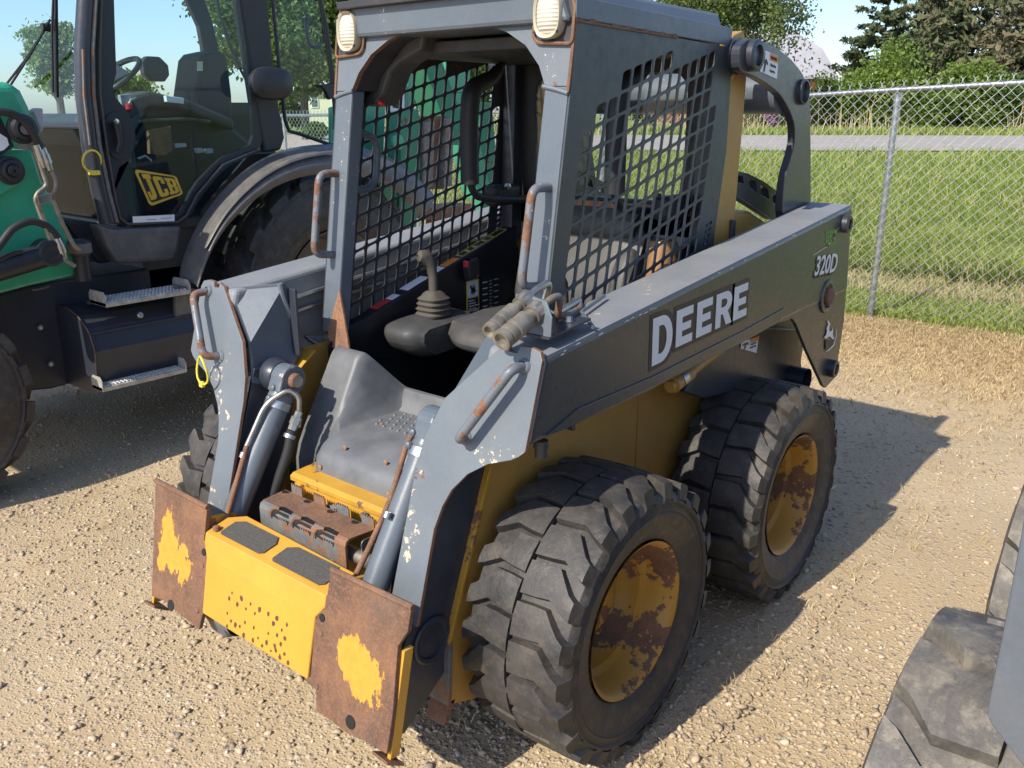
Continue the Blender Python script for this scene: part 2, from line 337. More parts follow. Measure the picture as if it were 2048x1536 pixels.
def rim_mesh(name, hw, rim, mat, deep=.11):
    prof = [(hw*.80, rim-.008), (hw*.88, rim+.004), (hw*.85, rim-.004), (hw*.78, rim-.012), (hw*.45, rim-.02), (hw*.30, rim-.026), (hw*.22, rim-.045), (hw*.10, rim-.048), (0, rim-.052), (-hw*.18, rim-.07), (-hw*.22, rim-.10), (-hw*.18, .085), (hw*.05, .08), (hw*.08, .07), (hw*.08, .0)]
    vs, fs = lathev(prof, (0, 0, 0), (1, 0, 0), 56); pr2 = [(-hw*.8, rim-.003), (-hw*.84, rim+.004), (-hw*.8, rim-.01), (-hw*.3, rim-.03)]
    a = joinm([(vs, fs), lathev(pr2, (0, 0, 0), (1, 0, 0), 40)]); bolts = []
    for k in range(8):
        t = 2*math.pi*k/8; bolts.append(lathev([(-hw*.2, .013), (-hw*.05, .013), (-hw*.04, .009), (-hw*.04, 0)], (0, .115*math.cos(t), .115*math.sin(t)), (1, 0, 0), 6))
    vs, fs = joinm([a]+bolts); me = bpy.data.meshes.new(name); me.from_pydata([tuple(map(float, v)) for v in vs], [], fs); me.materials.append(M[mat])
    me.polygons.foreach_set('use_smooth', [True]*len(fs)); me.update(); me.set_sharp_from_angle(angle=math.radians(40)); return me
def put_wheel(parent, rimme, tyreme, c, flip=False, spin=0., names=('wheel', 'tyre')):
    w = bpy.data.objects.new(names[0], rimme); w.location = c; link(w, parent); w.rotation_euler = (spin, 0, math.pi if flip else 0)
    t = bpy.data.objects.new(names[1], tyreme); COL.objects.link(t); t.parent = w
    return w
# ================================================================== the skid steer loader
D = thing('skid_steer_loader', 'grey and yellow skid steer loader with rusty attachment plates and mesh cab', 'skid steer', (0, .53, 0))
TY = tyre_mesh('tyre', .402, .158, .222, 24, 'tyre_rubber', .024, .125, 96, .036, .13); RM = rim_mesh('rim', .158, .222, 'rim_paint')
WX = .662; WXL = .715
for sx in (1, -1):
    for wy, sp in ((0, .3), (1.068, .9)): put_wheel(D, RM, TY, (WX if sx > 0 else -WXL, wy, .396), sx < 0, sp if sx > 0 else 2.2+sp)
# ---- chassis
def yz(x, pts): return [(x, a, b) for a, b in pts]
chs = [(-.10, .975), (-.20, .90), (-.27, .72), (-.40, .38), (-.40, .20), (-.30, .16), (1.55, .16), (1.60, .30), (1.60, .78), (1.50, .86), (1.10, .90), (.6, .93), (.1, .98)]
for s in (1, -1):
    plate('chassis_side', yz(s*.47, chs), (-s*.012, 0, 0), 'yellow_dull', D, .002, edge='yellow_rusty')
    # folded front flange with its paint worn off along the edge
    fl = [(-.10, .975), (-.20, .90), (-.27, .72), (-.39, .40), (-.40, .21)]
    vs = []
    for a, b in fl: vs += [(s*.476, a-.002, b), (s*.476, a-.016, b-.004), (s*.40, a-.016, b-.004), (s*.40, a-.002, b)]
    fs = [(i*4+j, i*4+(j+1) % 4, i*4+4+(j+1) % 4, i*4+4+j) for i in range(len(fl)-1) for j in range(4)]
    mobj('front_flange', vs, fs, ['yellow_rusty', 'rust_bracket'], D, bevel=.002, fm=[0]*12+[1]*4)
    # weld seam and axle boss, panel joints
    box('side_seam', s*.4705, s*.4735, .50, .506, .3, .93, 'yellow_dull', D, 0)
    box('hinge_bracket', s*.47, s*.50, .93, 1.12, .80, .835, 'yellow_rusty', D, .003)
    # round rub plate under the arm
    lathe('arm_rest_pad', [(0, .075), (.012, .075), (.014, .07), (.014, 0)], (s*.56, .16, .955), (0, 0, 1), 'yellow_rusty', D, 28)
    box('pad_stem', s*.47, s*.60, .14, .18, .93, .955, 'yellow_rusty', D, .003)
box('belly_pan', -.458, .458, -.36, 1.55, .17, .20, 'navy_paint', D)
box('engine_bay', -.457, .457, 1.0, 1.58, .21, .80, 'navy_paint', D)
box('lower_front_bulkhead', -.40, .40, -.245, -.23, .20, .62, 'navy_paint', D)
# rust foot plate low at the front, beside the wheel
for s in (1, -1):
    plate('front_skid', [(s*.47, -.40, .21), (s*.40, -.40, .21), (s*.40, -.43, .15), (s*.47, -.43, .15)], (0, .02, 0), 'rust', D)
# ---- yellow cross ledge in front of the foot step and its toothed brackets
LY = -.323; LZ = .092
ldg = [(a, b+LZ) for a, b in [(LY+.06, .588), (LY-.03, .582), (LY-.042, .574), (LY-.042, .559), (LY-.028, .559), (LY-.028, .30), (LY-.012, .30), (LY-.012, .57), (LY+.06, .572)]]
plate('cross_ledge', yz(-.225, ldg), (.45, 0, 0), 'yellow_rusty', D, .0015)
box('ledge_face', -.17, .222, LY-.0345, LY-.0295, .42, .553+LZ, 'yellow_paint', D, .001)
plate('ledge_hook', [(-.20, LY-.045, .645), (-.19, LY-.05, .655), (-.17, LY-.05, .65), (-.16, LY-.045, .62), (-.16, LY-.045, .52), (-.21, LY-.045, .52), (-.215, LY-.045, .59)], (0, .014, 0), 'yellow_paint', D)
lathe('ledge_bolt', [(0, .012), (.012, .012), (.014, .008), (.014, 0)], (.12, LY-.043, .640), (0, -1, 0), 'rust', D, 6)
mobj('bird_nest', *joinm([tubev([(-.01+R_.uniform(-.03, .03), LY-.045-R_.uniform(0, .02), .638-R_.uniform(0, .06)) for _ in range(3)], .0022, 4) for _ in range(60)]), 'wood', D)
# ---- foot step moulding: profile (y,z) across x with cheeks
def stepsurf():
    nx = 71; xs = [(-.355+.71*i/(nx-1)) for i in range(nx)]; vs = []
    prof_mid = [(-.305, .60), (-.305, .69), (-.299, .722), (-.278, .745), (-.20, .763), (-.125, .777), (.045, .778), (.058, .79), (.064, .83), (.072, .848), (.085, .850), (.092, .84), (.096, .78)]
    prof_side = [(-.248, .60), (-.246, .655), (-.232, .70), (-.205, .75), (-.168, .81), (-.135, .865), (-.092, .94), (-.078, .966), (-.068, .978), (-.058, .985), (-.04, .986), (-.033, .98), (-.03, .9)]
    m = len(prof_mid)
    for x in xs:
        a = abs(x); k = min(1, max(0, (a-.172)/.058)); k = k*k*(3-2*k)
        k2 = min(1, max(0, (a-.30)/.05)); 
        for (y0, z0), (y1, z1) in zip(prof_mid, prof_side):
            vs.append((x, y0+(y1-y0)*k+.05*k2*0, z0+(z1-z0)*k))
    fs = [(i*m+j, (i+1)*m+j, (i+1)*m+j+1, i*m+j+1) for i in range(nx-1) for j in range(m-1)]
    return vs, fs
o = mobj('foot_step', *stepsurf(), 'step_plastic', D, smooth=True)
for s in (1, -1): plate('step_cheek', yz(s*.352, [(-.248, .60), (-.246, .655), (-.232, .70), (-.168, .81), (-.092, .94), (-.058, .985), (-.04, .985), (.0, .60)]), (s*.003, 0, 0), 'step_plastic', D, 0)
parts = []
for i in range(11):
    for j in range(5):
        x = -.165+.033*i+(.0165 if j % 2 else 0); y = -.09+.031*j
        if abs(x) < .162: parts.append(lathev([(0, .006), (.003, .005), (.005, .003), (.005, 0)], (x, y, .777), (0, 0, 1), 8))
mobj('step_studs', *joinm(parts), 'step_plastic', D, smooth=True)
for x, y, z in ((-.09, -.255, .757), (.09, -.255, .757), (-.15, -.306, .695), (.155, -.306, .695)): lathe('step_bolt', [(0, .008), (.002, .008), (.004, .005), (.004, 0)], (x, y-.001, z), (0, -1, .1), 'rust_orange', D, 10)
for x, y in ((-.12, -.08), (-.04, .03), (.1, -.09)): lathe('step_screw', [(0, .007), (.002, .006), (.003, 0)], (x, y, .778), (0, 0, 1), 'rust_orange', D, 8)
# ---- cab floor and sides of the foot well
box('cab_floor', -.40, .40, .08, .95, .62, .64, 'black_plastic', D)
for s in (1, -1): plate('foot_well_side', yz(s*.40, [(-.05, .98), (-.04, .62), (.95, .62), (.95, 1.20), (.30, 1.08), (.0, 1.02)]), (s*.006, 0, 0), 'black_trim', D, 0)
box('bulkhead', -.40, .40, 1.0, 1.02, .62, 1.42, 'grey_paint', D)
# ================================================================== ROPS cab
def fy(z): return .092-.155*(1.78-z)
def pp(x, z, o=0): return (x, fy(z)+o, z)
for s in (1, -1):
    pts = [pp(s*.384, 1.02), pp(s*.462, 1.02), pp(s*.462, 1.79), pp(s*.384, 1.79)]
    plate('front_post', pts, (0, .055, 0), 'grey_paint', D, .006)
    plate('post_foot', [pp(s*.43, 1.02, -.002), pp(s*.405, .975, -.002), pp(s*.30, .935, -.002), pp(s*.345, 1.06, -.002), pp(s*.384, 1.165, -.002)], (0, .008, 0), 'rust_orange' if s < 0 else 'rust_edge', D, .001, label='bare rusty gusset at the foot of the post' if s < 0 else None)
    tube('weld_bead', [pp(s*.380, 1.790, -.001), pp(s*.42, 1.783, -.002), pp(s*.464, 1.772, -.001)], .006, 'grey_worn', D, 8)
    tube('post_edge_rust', [pp(s*.4625, 1.775, -.001), pp(s*.4635, 1.84, -.001), pp(s*.463, 1.90, -.001), pp(s*.4635, 1.95, -.001)], .005, 'rust', D, 6)
# header with arched opening
HP = (0, .092, 1.78); HN = (0, 1, -.155)
arch = [(702, 181), (719, 133), (750, 89), (791, 56), (839, 39), (890, 36), (942, 44), (986, 65), (1031, 91), (1058, 113), (1078, 147), (1087, 171)]
A = [AP(a, b, HP, HN) for a, b in arch]; half = [(abs(p[0]), p[2]) for p in A]
ar = sorted([( (half[i][0]+half[11-i][0])/2, (half[i][1]+half[11-i][1])/2) for i in range(6)], key=lambda q: -q[0])
archpts = [(-x, z) for x, z in ar]+[(x, z) for x, z in reversed(ar)]
hdr = [(-.462, 1.79), (-.384, 1.791)]+archpts[0:]+[(.384, 1.791), (.462, 1.79), (.462, 1.965), (.445, 2.022), (-.445, 2.022), (-.462, 1.965)]
plate('header', [pp(x, z) for x, z in hdr], (0, .02, 0), 'grey_worn', D, .0015, edge='rust_edge')
# arch lip going back under the roof
vs = []
for x, z in archpts: vs += [pp(x, z, .019), pp(x*.99, z-.004, .16)]
mobj('arch_lip', vs, [(2*i, 2*i+2, 2*i+3, 2*i+1) for i in range(len(archpts)-1)], 'rusty_screen', D, smooth=True)
# roof: top sheet, sloping sides, visor
rf = [(-.455, 1.945), (-.415, 2.042), (.415, 2.042), (.455, 1.945)]
vs = [(x, .095, z) for x, z in rf]+[(x, .99, z-.004) for x, z in rf]
mobj('roof', vs, [(0, 1, 2, 3), (7, 6, 5, 4), (0, 4, 5, 1), (1, 5, 6, 2), (2, 6, 7, 3), (3, 7, 4, 0)], 'grey_paint', D, bevel=.012)
plate('roof_visor', [(-.43, .12, 2.026), (-.41, .07, 2.027), (.41, .07, 2.027), (.43, .12, 2.026)], (0, 0, .022), 'rusty_screen', D, .003)
for s in (1, -1):
    plate('roof_skirt', [(s*.463, .112, 1.952), (s*.463, .985, 1.935), (s*.463, .99, 1.99), (s*.463, .112, 2.005)], (s*.006, 0, 0), 'grey_paint', D, .003)
    vs = []
    for i in range(40): y = .105+.0135*i; w = .004+.007*max(0, math.sin(i*1.3)*math.sin(i*.31))+.003*R_.random(); vs += [(s*.4718, y, 1.945-(y-.1)*.016+w), (s*.4718, y, 1.944-(y-.1)*.016)]
    mobj('skirt_rust', vs, [(2*i, 2*i+2, 2*i+3, 2*i+1) for i in range(39)], 'rust', D)
# lamps in the header corners
for s in (1, -1):
    rc = [(.455, 1.985), (.44, 2.012), (.34, 2.012), (.335, 1.92), (.35, 1.905), (.455, 1.895)]
    plate('dark_lamp_plate', [pp(s*x, z, -.001) for x, z in rc], (0, .004, 0), 'rusty_screen', D, 0)  # flat rusty plate, its dark colour stands in for recess shade
    tube('lamp_recess_lip', [pp(s*x, z, -.008) for x, z in ((.450, 2.01), (.463, 1.975), (.464, 1.892), (.352, 1.899), (.336, 1.915), (.332, 2.01))], .0045, 'rust', D, 6, corner=.015)
    lx, lz = s*.392, 1.966
    def oval(k, h): return [(lx+.042*k*c, fy(lz)-h, lz+.058*k*sn) for c, sn in ((math.copysign(abs(math.cos(t))**.75, math.cos(t)), math.copysign(abs(math.sin(t))**.75, math.sin(t))) for t in (2*math.pi*i/32 for i in range(32)))]
    rings = [oval(1.0, .0), oval(1.06, .028), oval(1.0, .036), oval(.86, .032), oval(.85, .025)]
    vs = [p for r_ in rings for p in r_]; fs = [(a*32+i, a*32+(i+1) % 32, a*32+32+(i+1) % 32, a*32+32+i) for a in range(4) for i in range(32)]
    lamp = mobj('work_lamp', vs, fs, 'lamp_housing', D, smooth=True)
    rings = [oval(.86, .028), oval(.7, .036), oval(.4, .041), oval(.05, .043)]
    vs = [p for r_ in rings for p in r_]; fs = [(a*32+i, a*32+(i+1) % 32, a*32+32+(i+1) % 32, a*32+32+i) for a in range(3) for i in range(32)]+[tuple(96+i for i in range(32))]
    mobj('lens', vs, fs, 'lamp_lens', lamp, smooth=True)
    mobj('screw', *joinm([lathev([(0, .004), (.003, .004), (.003, 0)], (lx+s*a, fy(lz)-.034, lz+b), (0, -1, 0), 6) for a, b in ((.036, .042), (-.036, -.044), (.036, -.044))]), 'decal_black', lamp)
# side screens: sheet with punched, round-cornered holes
from mathutils.geometry import tessellate_polygon
def inpoly(p, poly):
    x, y = p; c = False; n = len(poly)
    for i in range(n):
        x1, y1 = poly[i]; x2, y2 = poly[(i+1) % n]
        if (y1 > y) != (y2 > y) and x < (x2-x1)*(y-y1)/(y2-y1)+x1: c = not c
    return c
def holesheet(outer, holes, x, th):
    """sheet in the plane x with holes; outlines in (y,z)"""
    loops = [outer]+holes; flat = [q for l in loops for q in l]; tris = tessellate_polygon([[Vector((a, b, 0)) for a, b in l] for l in loops]); n = len(flat)
    vs = [(x, a, b) for a, b in flat]+[(x+th, a, b) for a, b in flat]; fs = [tuple(t) for t in tris]+[tuple(i+n for i in reversed(t)) for t in tris]; k = 0
    for l in loops:
        m = len(l); fs += [(k+i, k+(i+1) % m, n+k+(i+1) % m, n+k+i) for i in range(m)]; k += m
    return vs, fs
e1 = V(.0565, .0148); e2 = V(.0102, .0602)
opening = [(.115, 1.52), (.13, 1.655), (.175, 1.70), (.266, 1.78), (.399, 1.872), (.43, 1.885), (.696, 1.912), (.905, 1.915), (.912, 1.866), (.913, 1.655), (.895, 1.35), (.875, 1.278), (.80, 1.12), (.40, 1.04), (.065, 1.02), (.07, 1.20)]
holes = []; o0 = V(.431, 1.745)
for i in range(-14, 14):
    for j in range(-16, 8):
        c = o0+e1*(i+.5)+e2*(j+.5); ky, kz = .41, .425
        cor = [c+e1*a*ky+e2*b*kz for a, b in ((-1, -1), (1, -1), (1, 1), (-1, 1))]
        ins = [inpoly(q, opening) for q in cor]
        if sum(ins) < 3: continue
        h = []
        for q in range(4):
            p0, p1, p2 = cor[q-1], cor[q], cor[(q+1) % 4]; r = .010
            a = p1+(p0-p1)/np.linalg.norm(p0-p1)*r; b = p1+(p2-p1)/np.linalg.norm(p2-p1)*r
            h += [tuple(a), tuple((a+b)*.25+p1*.5), tuple(b)]
        holes.append(h)
    # short slots along the rear edge of the screen
for i in range(2):
    for j in range(11):
        c = V(.905+.026*i-.0035*j, 1.36-.021*j+.006*i)
        if c[0] > .84: holes.append([tuple(c+V(a, b)) for a, b in ((-.009, -.008), (.008, -.003), (.0095, .003), (.009, .008), (-.008, .003), (-.0095, -.003))])
outer = [(.118, 1.948), (fy(1.79)+.004, 1.79), (fy(1.02)+.004, 1.02), (fy(.98)+.006, .97), (.10, .96), (.86, 1.08), (.905, 1.17), (.955, 1.27), (.985, 1.45), (1.008, 1.60), (1.0, 1.93)]
SCRV = holesheet(outer, holes, 0, .005)
for s in (1, -1):
    vs = [(s*.4625+s*v[0], v[1], v[2]) for v in SCRV[0]]
    fm = None
    mobj('side_screen', vs, SCRV[1], 'dark_screen' if s > 0 else 'rusty_screen', D)
    # interior side console with its sloping top, and the rear ROPS post
    plate('rear_post', yz(s*.458, [(.90, 1.18), (.985, 1.27), (1.0, 1.93), (.93, 1.93)]), (-s*.06, 0, 0), 'navy_paint', D, .004)
    plate('side_console', yz(s*.445, [(.0, 1.03), (.10, 1.045), (.93, 1.29), (.93, 1.0), (.3, .86), (.03, .92)]), (-s*.055, 0, 0), 'black_trim', D, .006)
plate('sticker', [(-.444, .32, 1.1125), (-.40, .32, 1.1125), (-.40, .43, 1.145), (-.444, .43, 1.145)], (0, 0, .001), 'decal_white', D, 0)
con = lambda x, y: (x, y, 1.045+(y-.10)*.2952+.0015)
def strip(name, x0, x1, y0, y1, mat): return mobj(name, [con(x0, y0), con(x1, y0), con(x1, y1), con(x0, y1)], [(0, 1, 2, 3)], mat, D)
for nm, y0, y1, m in (('console_sticker', .17, .24, 'decal_red'), ('console_sticker', .245, .285, 'decal_white'), ('console_sticker', .47, .52, 'decal_white'), ('console_sticker', .525, .60, 'decal_orange')): strip(nm, -.44, -.402, y0, y1, m)
for x in (-.441, -.404): strip('console_border', x-.0025, x+.0025, .62, .88, 'decal_yellow')
for y in (.62, .88): strip('console_border', -.441, -.404, y-.004, y+.004, 'decal_yellow')
for y in (.66, .70, .76, .80): strip('console_text', -.435, -.41, y, y+.012, 'decal_yellow')
for k in range(9): strip('console_rib', -.445+.0055*k, -.443+.0055*k, .74, .93, 'black_plastic')
# caution label on the side console (inner face x=-.388)
def cl(y0, y1, z0, z1, mat, h=.001, nm='caution_label'): return box(nm, -.390, -.390+h, y0, y1, z0, z1, mat, D, 0)
_P = [AX(a, b, -.388) for a, b in ((933, 553), (958, 553), (930, 625), (955, 625))]
y0 = _P[0][1]; y1 = _P[1][1]; z1 = _P[0][2]; z0 = _P[2][2]
cl(y0, y1, z0, z1, 'decal_yellow', .0015); cl(y0+.006, y1-.006, z1-.085, z1-.022, 'decal_white', .0022); cl(y0+.006, y1-.006, z0+.006, z1-.089, 'decal_black', .0022)
text('caution_text', 'CAUTION', 'decal_black', D, .0125, (-.3875, y0+.014, z1-.017), (0, 1, 0), (0, 0, 1), .0003)
text('caution_sign', '\u25B2', 'decal_black', D, .012, (-.3875, y0+.003, z1-.017), (0, 1, 0), (0, 0, 1))
for i, ln in enumerate(('Read and', 'understand', 'Operator Manual', 'before using', 'SKTL. Failure to', 'do so can result', 'in damage, injury', 'or death.')):
    text('caution_text', ln, 'decal_white', D, .0088, (-.3873, y0+.009, z1-.101-i*.0105), (0, 1, 0), (0, 0, 1))
hand = [(.2, .05), (.3, .5), (.15, .75), (.3, .85), (.42, .6), (.5, .95), (.6, .6), (.75, .85), (.7, .5), (.9, .3), (.75, .35), (.6, .1), (.5, .3), (.4, .05), (.33, .3)]
mobj('caution_picture', [(-.3872, y0+.008+a*(y1-y0-.016), z1-.083+b*.055) for a, b in hand], [tuple(range(len(hand)))], 'decal_black', D)
_Q = [AX(a, b, -.388) for a, b in ((963, 552), (1002, 552), (960, 622))]
cl(_Q[0][1], _Q[1][1]+.02, _Q[2][2], _Q[0][2], 'black_plastic', .0018, 'load_chart')
for i in range(5):
    zz = _Q[0][2]-.03-.024*i; cl(_Q[0][1]+.006, _Q[0][1]+.034, zz, zz+.004, 'decal_white', .0026, 'chart_text'); cl(_Q[0][1]+.075, _Q[0][1]+.10, zz+.004, zz+.007, 'white_paint', .0026, 'chart_text')
for i in range(9): cl(_Q[0][1]+.045, _Q[0][1]+.063, _Q[0][2]-.03-.013*i, _Q[0][2]-.023-.013*i, 'galvanised', .0026, 'chart_text')
# rear window frame of the cab
wo = rrect(-.44, .44, 1.30, 1.93, .03, 3); wi = rrect(-.33, .33, 1.42, 1.86, .07, 3)
rot = lambda l: [(x, .965, z) for x, z in l]
fixn(mobj('rear_frame', *ringplate(rot(wo), rot(wi), (0, .02, 0)), 'black_plastic', D, bevel=.003))
fixn(mobj('rear_pane', *prism(rot(rrect(-.335, .335, 1.415, 1.865, .07, 3)), (0, .004, 0)), 'clear_glass', D)).location.y += .006
box('rear_shelf_rail', -.40, .40, .925, .95, 1.385, 1.41, 'rust_orange', D, .004)
box('rear_panel', -.40, .40, .965, .99, 1.10, 1.38, 'grey_paint', D)
# headliner moulding in the roof, on the right-hand (far) side
hl = [AP(a, b, (-.30, .2, 1.8), (0, 1, 0)) for a, b in ((722, 205), (728, 196), (760, 150), (790, 110), (838, 42), (850, 58), (843, 100), (800, 125), (780, 145), (765, 190), (750, 210), (735, 213))]
plate('headliner', hl, (0, .10, 0), 'pod_plastic', D, .012)
box('headliner_panel', -.40, .40, .25, .93, 1.90, 1.935, 'rusty_screen', D, .004)
tube('key_tag', [AP(762, 208, (-.30, .2, 1.8), (0, 1, 0)), AP(764, 203, (-.30, .2, 1.8), (0, 1, 0))], .012, 'red_plastic', D, 8)
# ---- seat bar with pads, on both sides
for s in (-1, 1):
    if s < 0:
        fx = -.31
        pth = [AX(a, b, fx) for a, b in ((1010, 120), (985, 155), (942, 178), (938, 250), (940, 368), (952, 393), (985, 398), (1062, 400))]
    else: pth = [(-p[0], p[1], p[2]) for p in pth]
    tube('seat_bar', pth, .014, 'black_plastic', D, 10, corner=.05)
    p0, p1 = np.array(pth[3]), np.array(pth[4]); p00 = np.array(pth[2])
    tube('bar_pad', [np.array(pth[0])*.4+np.array(pth[1])*.6, pth[1], p00, p0, p1], [.022, .026, .034, .034, .034], 'black_plastic', D, 14, corner=.04)
    piv = np.array(pth[-1]); box('pivot_cover', *sorted((s*.34, s*.41)), .74, .90, 1.38, 1.46, 'black_plastic', D, .02, seg=3)
    lathe('pivot_bolt', [(0, .013), (.014, .013), (.016, .009), (.016, 0)], (s*.338, .80, 1.455), (-s, 0, 0), 'zinc', D, 6)
# ---- seat
def rsurf(name, prof, x0, x1, mat, parent, n=9, bul=.02, crown=.03):
    """cushion: closed (y,z) outline swept across x with rounded ends"""
    c = np.mean(np.array(prof), 0); vs = []; m = len(prof)
    for i in range(n):
        q = i/(n-1); x = x0+(x1-x0)*q; e = abs(2*q-1); k = 1-.22*max(0, e-.55)/.45*(1 if e < 1 else 1.4)
        vs += [(x, c[0]+(p[0]-c[0])*k, c[1]+(p[1]-c[1])*k) for p in prof]
    fs = [(i*m+j, i*m+(j+1) % m, (i+1)*m+(j+1) % m, (i+1)*m+j) for i in range(n-1) for j in range(m)]+[tuple(range(m)), tuple((n-1)*m+j for j in reversed(range(m)))]
    o = mobj(name, vs, fs, mat, parent, smooth=True); md = o.modifiers.new('sub', 'SUBSURF'); md.levels = md.render_levels = 2; return o
SH = lambda l: [(a+.19, b) for a, b in l]
rsurf('seat_back', SH([(.62, .93), (.58, 1.0), (.60, 1.12), (.66, 1.25), (.72, 1.36), (.77, 1.37), (.79, 1.30), (.76, 1.1), (.73, .93)]), -.23, .23, 'seat_vinyl', D)
rsurf('seat_headroll', SH([(.70, 1.26), (.665, 1.30), (.675, 1.36), (.73, 1.40), (.79, 1.38), (.79, 1.28)]), -.19, .19, 'seat_vinyl', D)
for s in (1, -1): rsurf('seat_bolster', SH([(.54, .95), (.53, 1.05), (.56, 1.18), (.62, 1.28), (.68, 1.26), (.70, 1.1), (.66, .95)]), *sorted((s*.17, s*.25)), 'seat_vinyl', D, 7)
rsurf('seat_cushion', [(.26, .93), (.225, .985), (.26, 1.045), (.5, 1.065), (.82, 1.05), (.85, .93)], -.19, .25, 'seat_vinyl', D)
box('seat_base', -.2, .2, .46, .84, .64, .86, 'black_plastic', D, .02)
lathe('filter_canister', [(0, .055), (.02, .058), (.2, .058), (.23, .045), (.235, 0)], (.36, .80, 1.08), (0, 0, 1), 'amber', D, 20)
mobj('wiring', *joinm([tubev(smoothpath([(.40, .86, 1.40), (.37, .84, 1.3), (.40, .83+.01*i, 1.2), (.36, .80, 1.1)], .05), .006, 6) for i in range(4)]), 'rubber_hose', D, smooth=True)
# ---- joystick pods
def pod(s):
    # side pods under the joysticks
    prof = [(.15, .97), (.155, 1.012), (.19, 1.032), (.46, 1.045), (.51, 1.02), (.51, .95), (.38, .90), (.22, .895)]
    o = rsurf('joystick_pod', prof, *sorted((s*.205, s*.40)), 'pod_plastic', D, 9)
    jc = V(s*.285, .335, 1.036); parts = []
    hs = [(0, .052), (.008, .055), (.016, .047), (.026, .054), (.034, .045), (.044, .051), (.052, .043), (.062, .048), (.072, .036), (.082, .03), (.09, .018)]
    vs = []
    for h, r in hs:
        for k in range(24):
            t = 2*math.pi*k/24; e = 4; q = (abs(math.cos(t))**e+abs(math.sin(t))**e)**(-1/e); vs.append(jc+V(r*q*math.cos(t), r*q*math.sin(t)*1.05, h))
    fs = [(i*24+k, i*24+(k+1) % 24, (i+1)*24+(k+1) % 24, (i+1)*24+k) for i in range(len(hs)-1) for k in range(24)]
    mobj('bellows', vs, fs, 'bellows_rubber', D, smooth=True)
    tp = jc+V(0, 0, .085); tube('joystick', [tp, tp+V(-.004, .004, .05), tp+V(-.008, .0, .095), tp+V(-.014, -.016, .118), tp+V(-.02, -.03, .126)], [.017, .016, .019, .024, .022], 'bellows_rubber', D, 14)
    lathe('joystick_knob', [(-.026, .004), (-.022, .018), (0, .0255), (.02, .02), (.027, .004)], tp+V(-.018, -.022, .124), (-.3, -1, .25), 'bellows_rubber', D, 16)
pod(-1); pod(1)
for k in range(2): plate('rocker_switch', [(-.386, .60+.0*k, 1.10), (-.386, .66, 1.12), (-.345, .66, 1.135), (-.345, .60, 1.115)], (0, -.01, .07), 'black_plastic', D, .01) if k == 0 else box('switch_lens', -.375, -.352, .588, .600, 1.165, 1.19, 'red_plastic', D, .003)
# ---- grab handles on the posts
for s in (1, -1):
    pth = [pp(s*.433, 1.535, .0), pp(s*.434, 1.538, -.072), pp(s*.432, 1.285, -.076), pp(s*.430, 1.275, .0)]
    h = tube('grab_handle', pth, .0125, 'handle_paint', D, 12, corner=.045)
pth = [AX(a, b, -.44) for a, b in ((716, 262), (748, 275), (755, 300), (752, 360), (735, 380), (706, 378))]
tube('inner_grab_handle', pth, .0125, 'grey_paint', D, 12, corner=.05)
# ================================================================== loader arms (right one in the picture traced, the other mirrored)
AO = .70; AI = .525
side = [AX(a, b, AO) for a, b in ((1071, 722), (1038, 912), (1062, 893), (1130, 862), (1300, 785), (1480, 690), (1560, 646), (1578, 637), (1586, 637), (1594, 648), (1615, 700), (1648, 772), (1653, 776), (1672, 755), (1690, 640), (1704, 440), (1707, 408))]
side = [(p[1], p[2]) for p in side]; side[0] = (-.302, side[0][1]); side[1] = (-.366, side[1][1]); side[2] = (side[2][0]+.02, side[2][1])
beam = side[:8]+[(side[8][0]+.1, side[8][1]+.01), (side[14][0]-.005, side[14][1]+.12), side[15], side[16]]
FPP = V(0, -.31, 1.2); FPN = (0, 1, -.3)
def fpl(x, z, o=0): return (x, -.31-.3*(1.2-z)+o, z)
fpo = [(.575, 1.197), (.60, 1.207), (.60, 1.19), (.625, 1.19), (.632, 1.207), (.662, 1.209), (.690, 1.203), (.700, 1.185), (.7005, .982), (.685, .967), (.665, .955), (.60, .93), (.545, .893), (.505, .845), (.485, .80), (.472, .74), (.474, .50), (.372, .50), (.376, .88), (.387, .95), (.43, 1.05)]
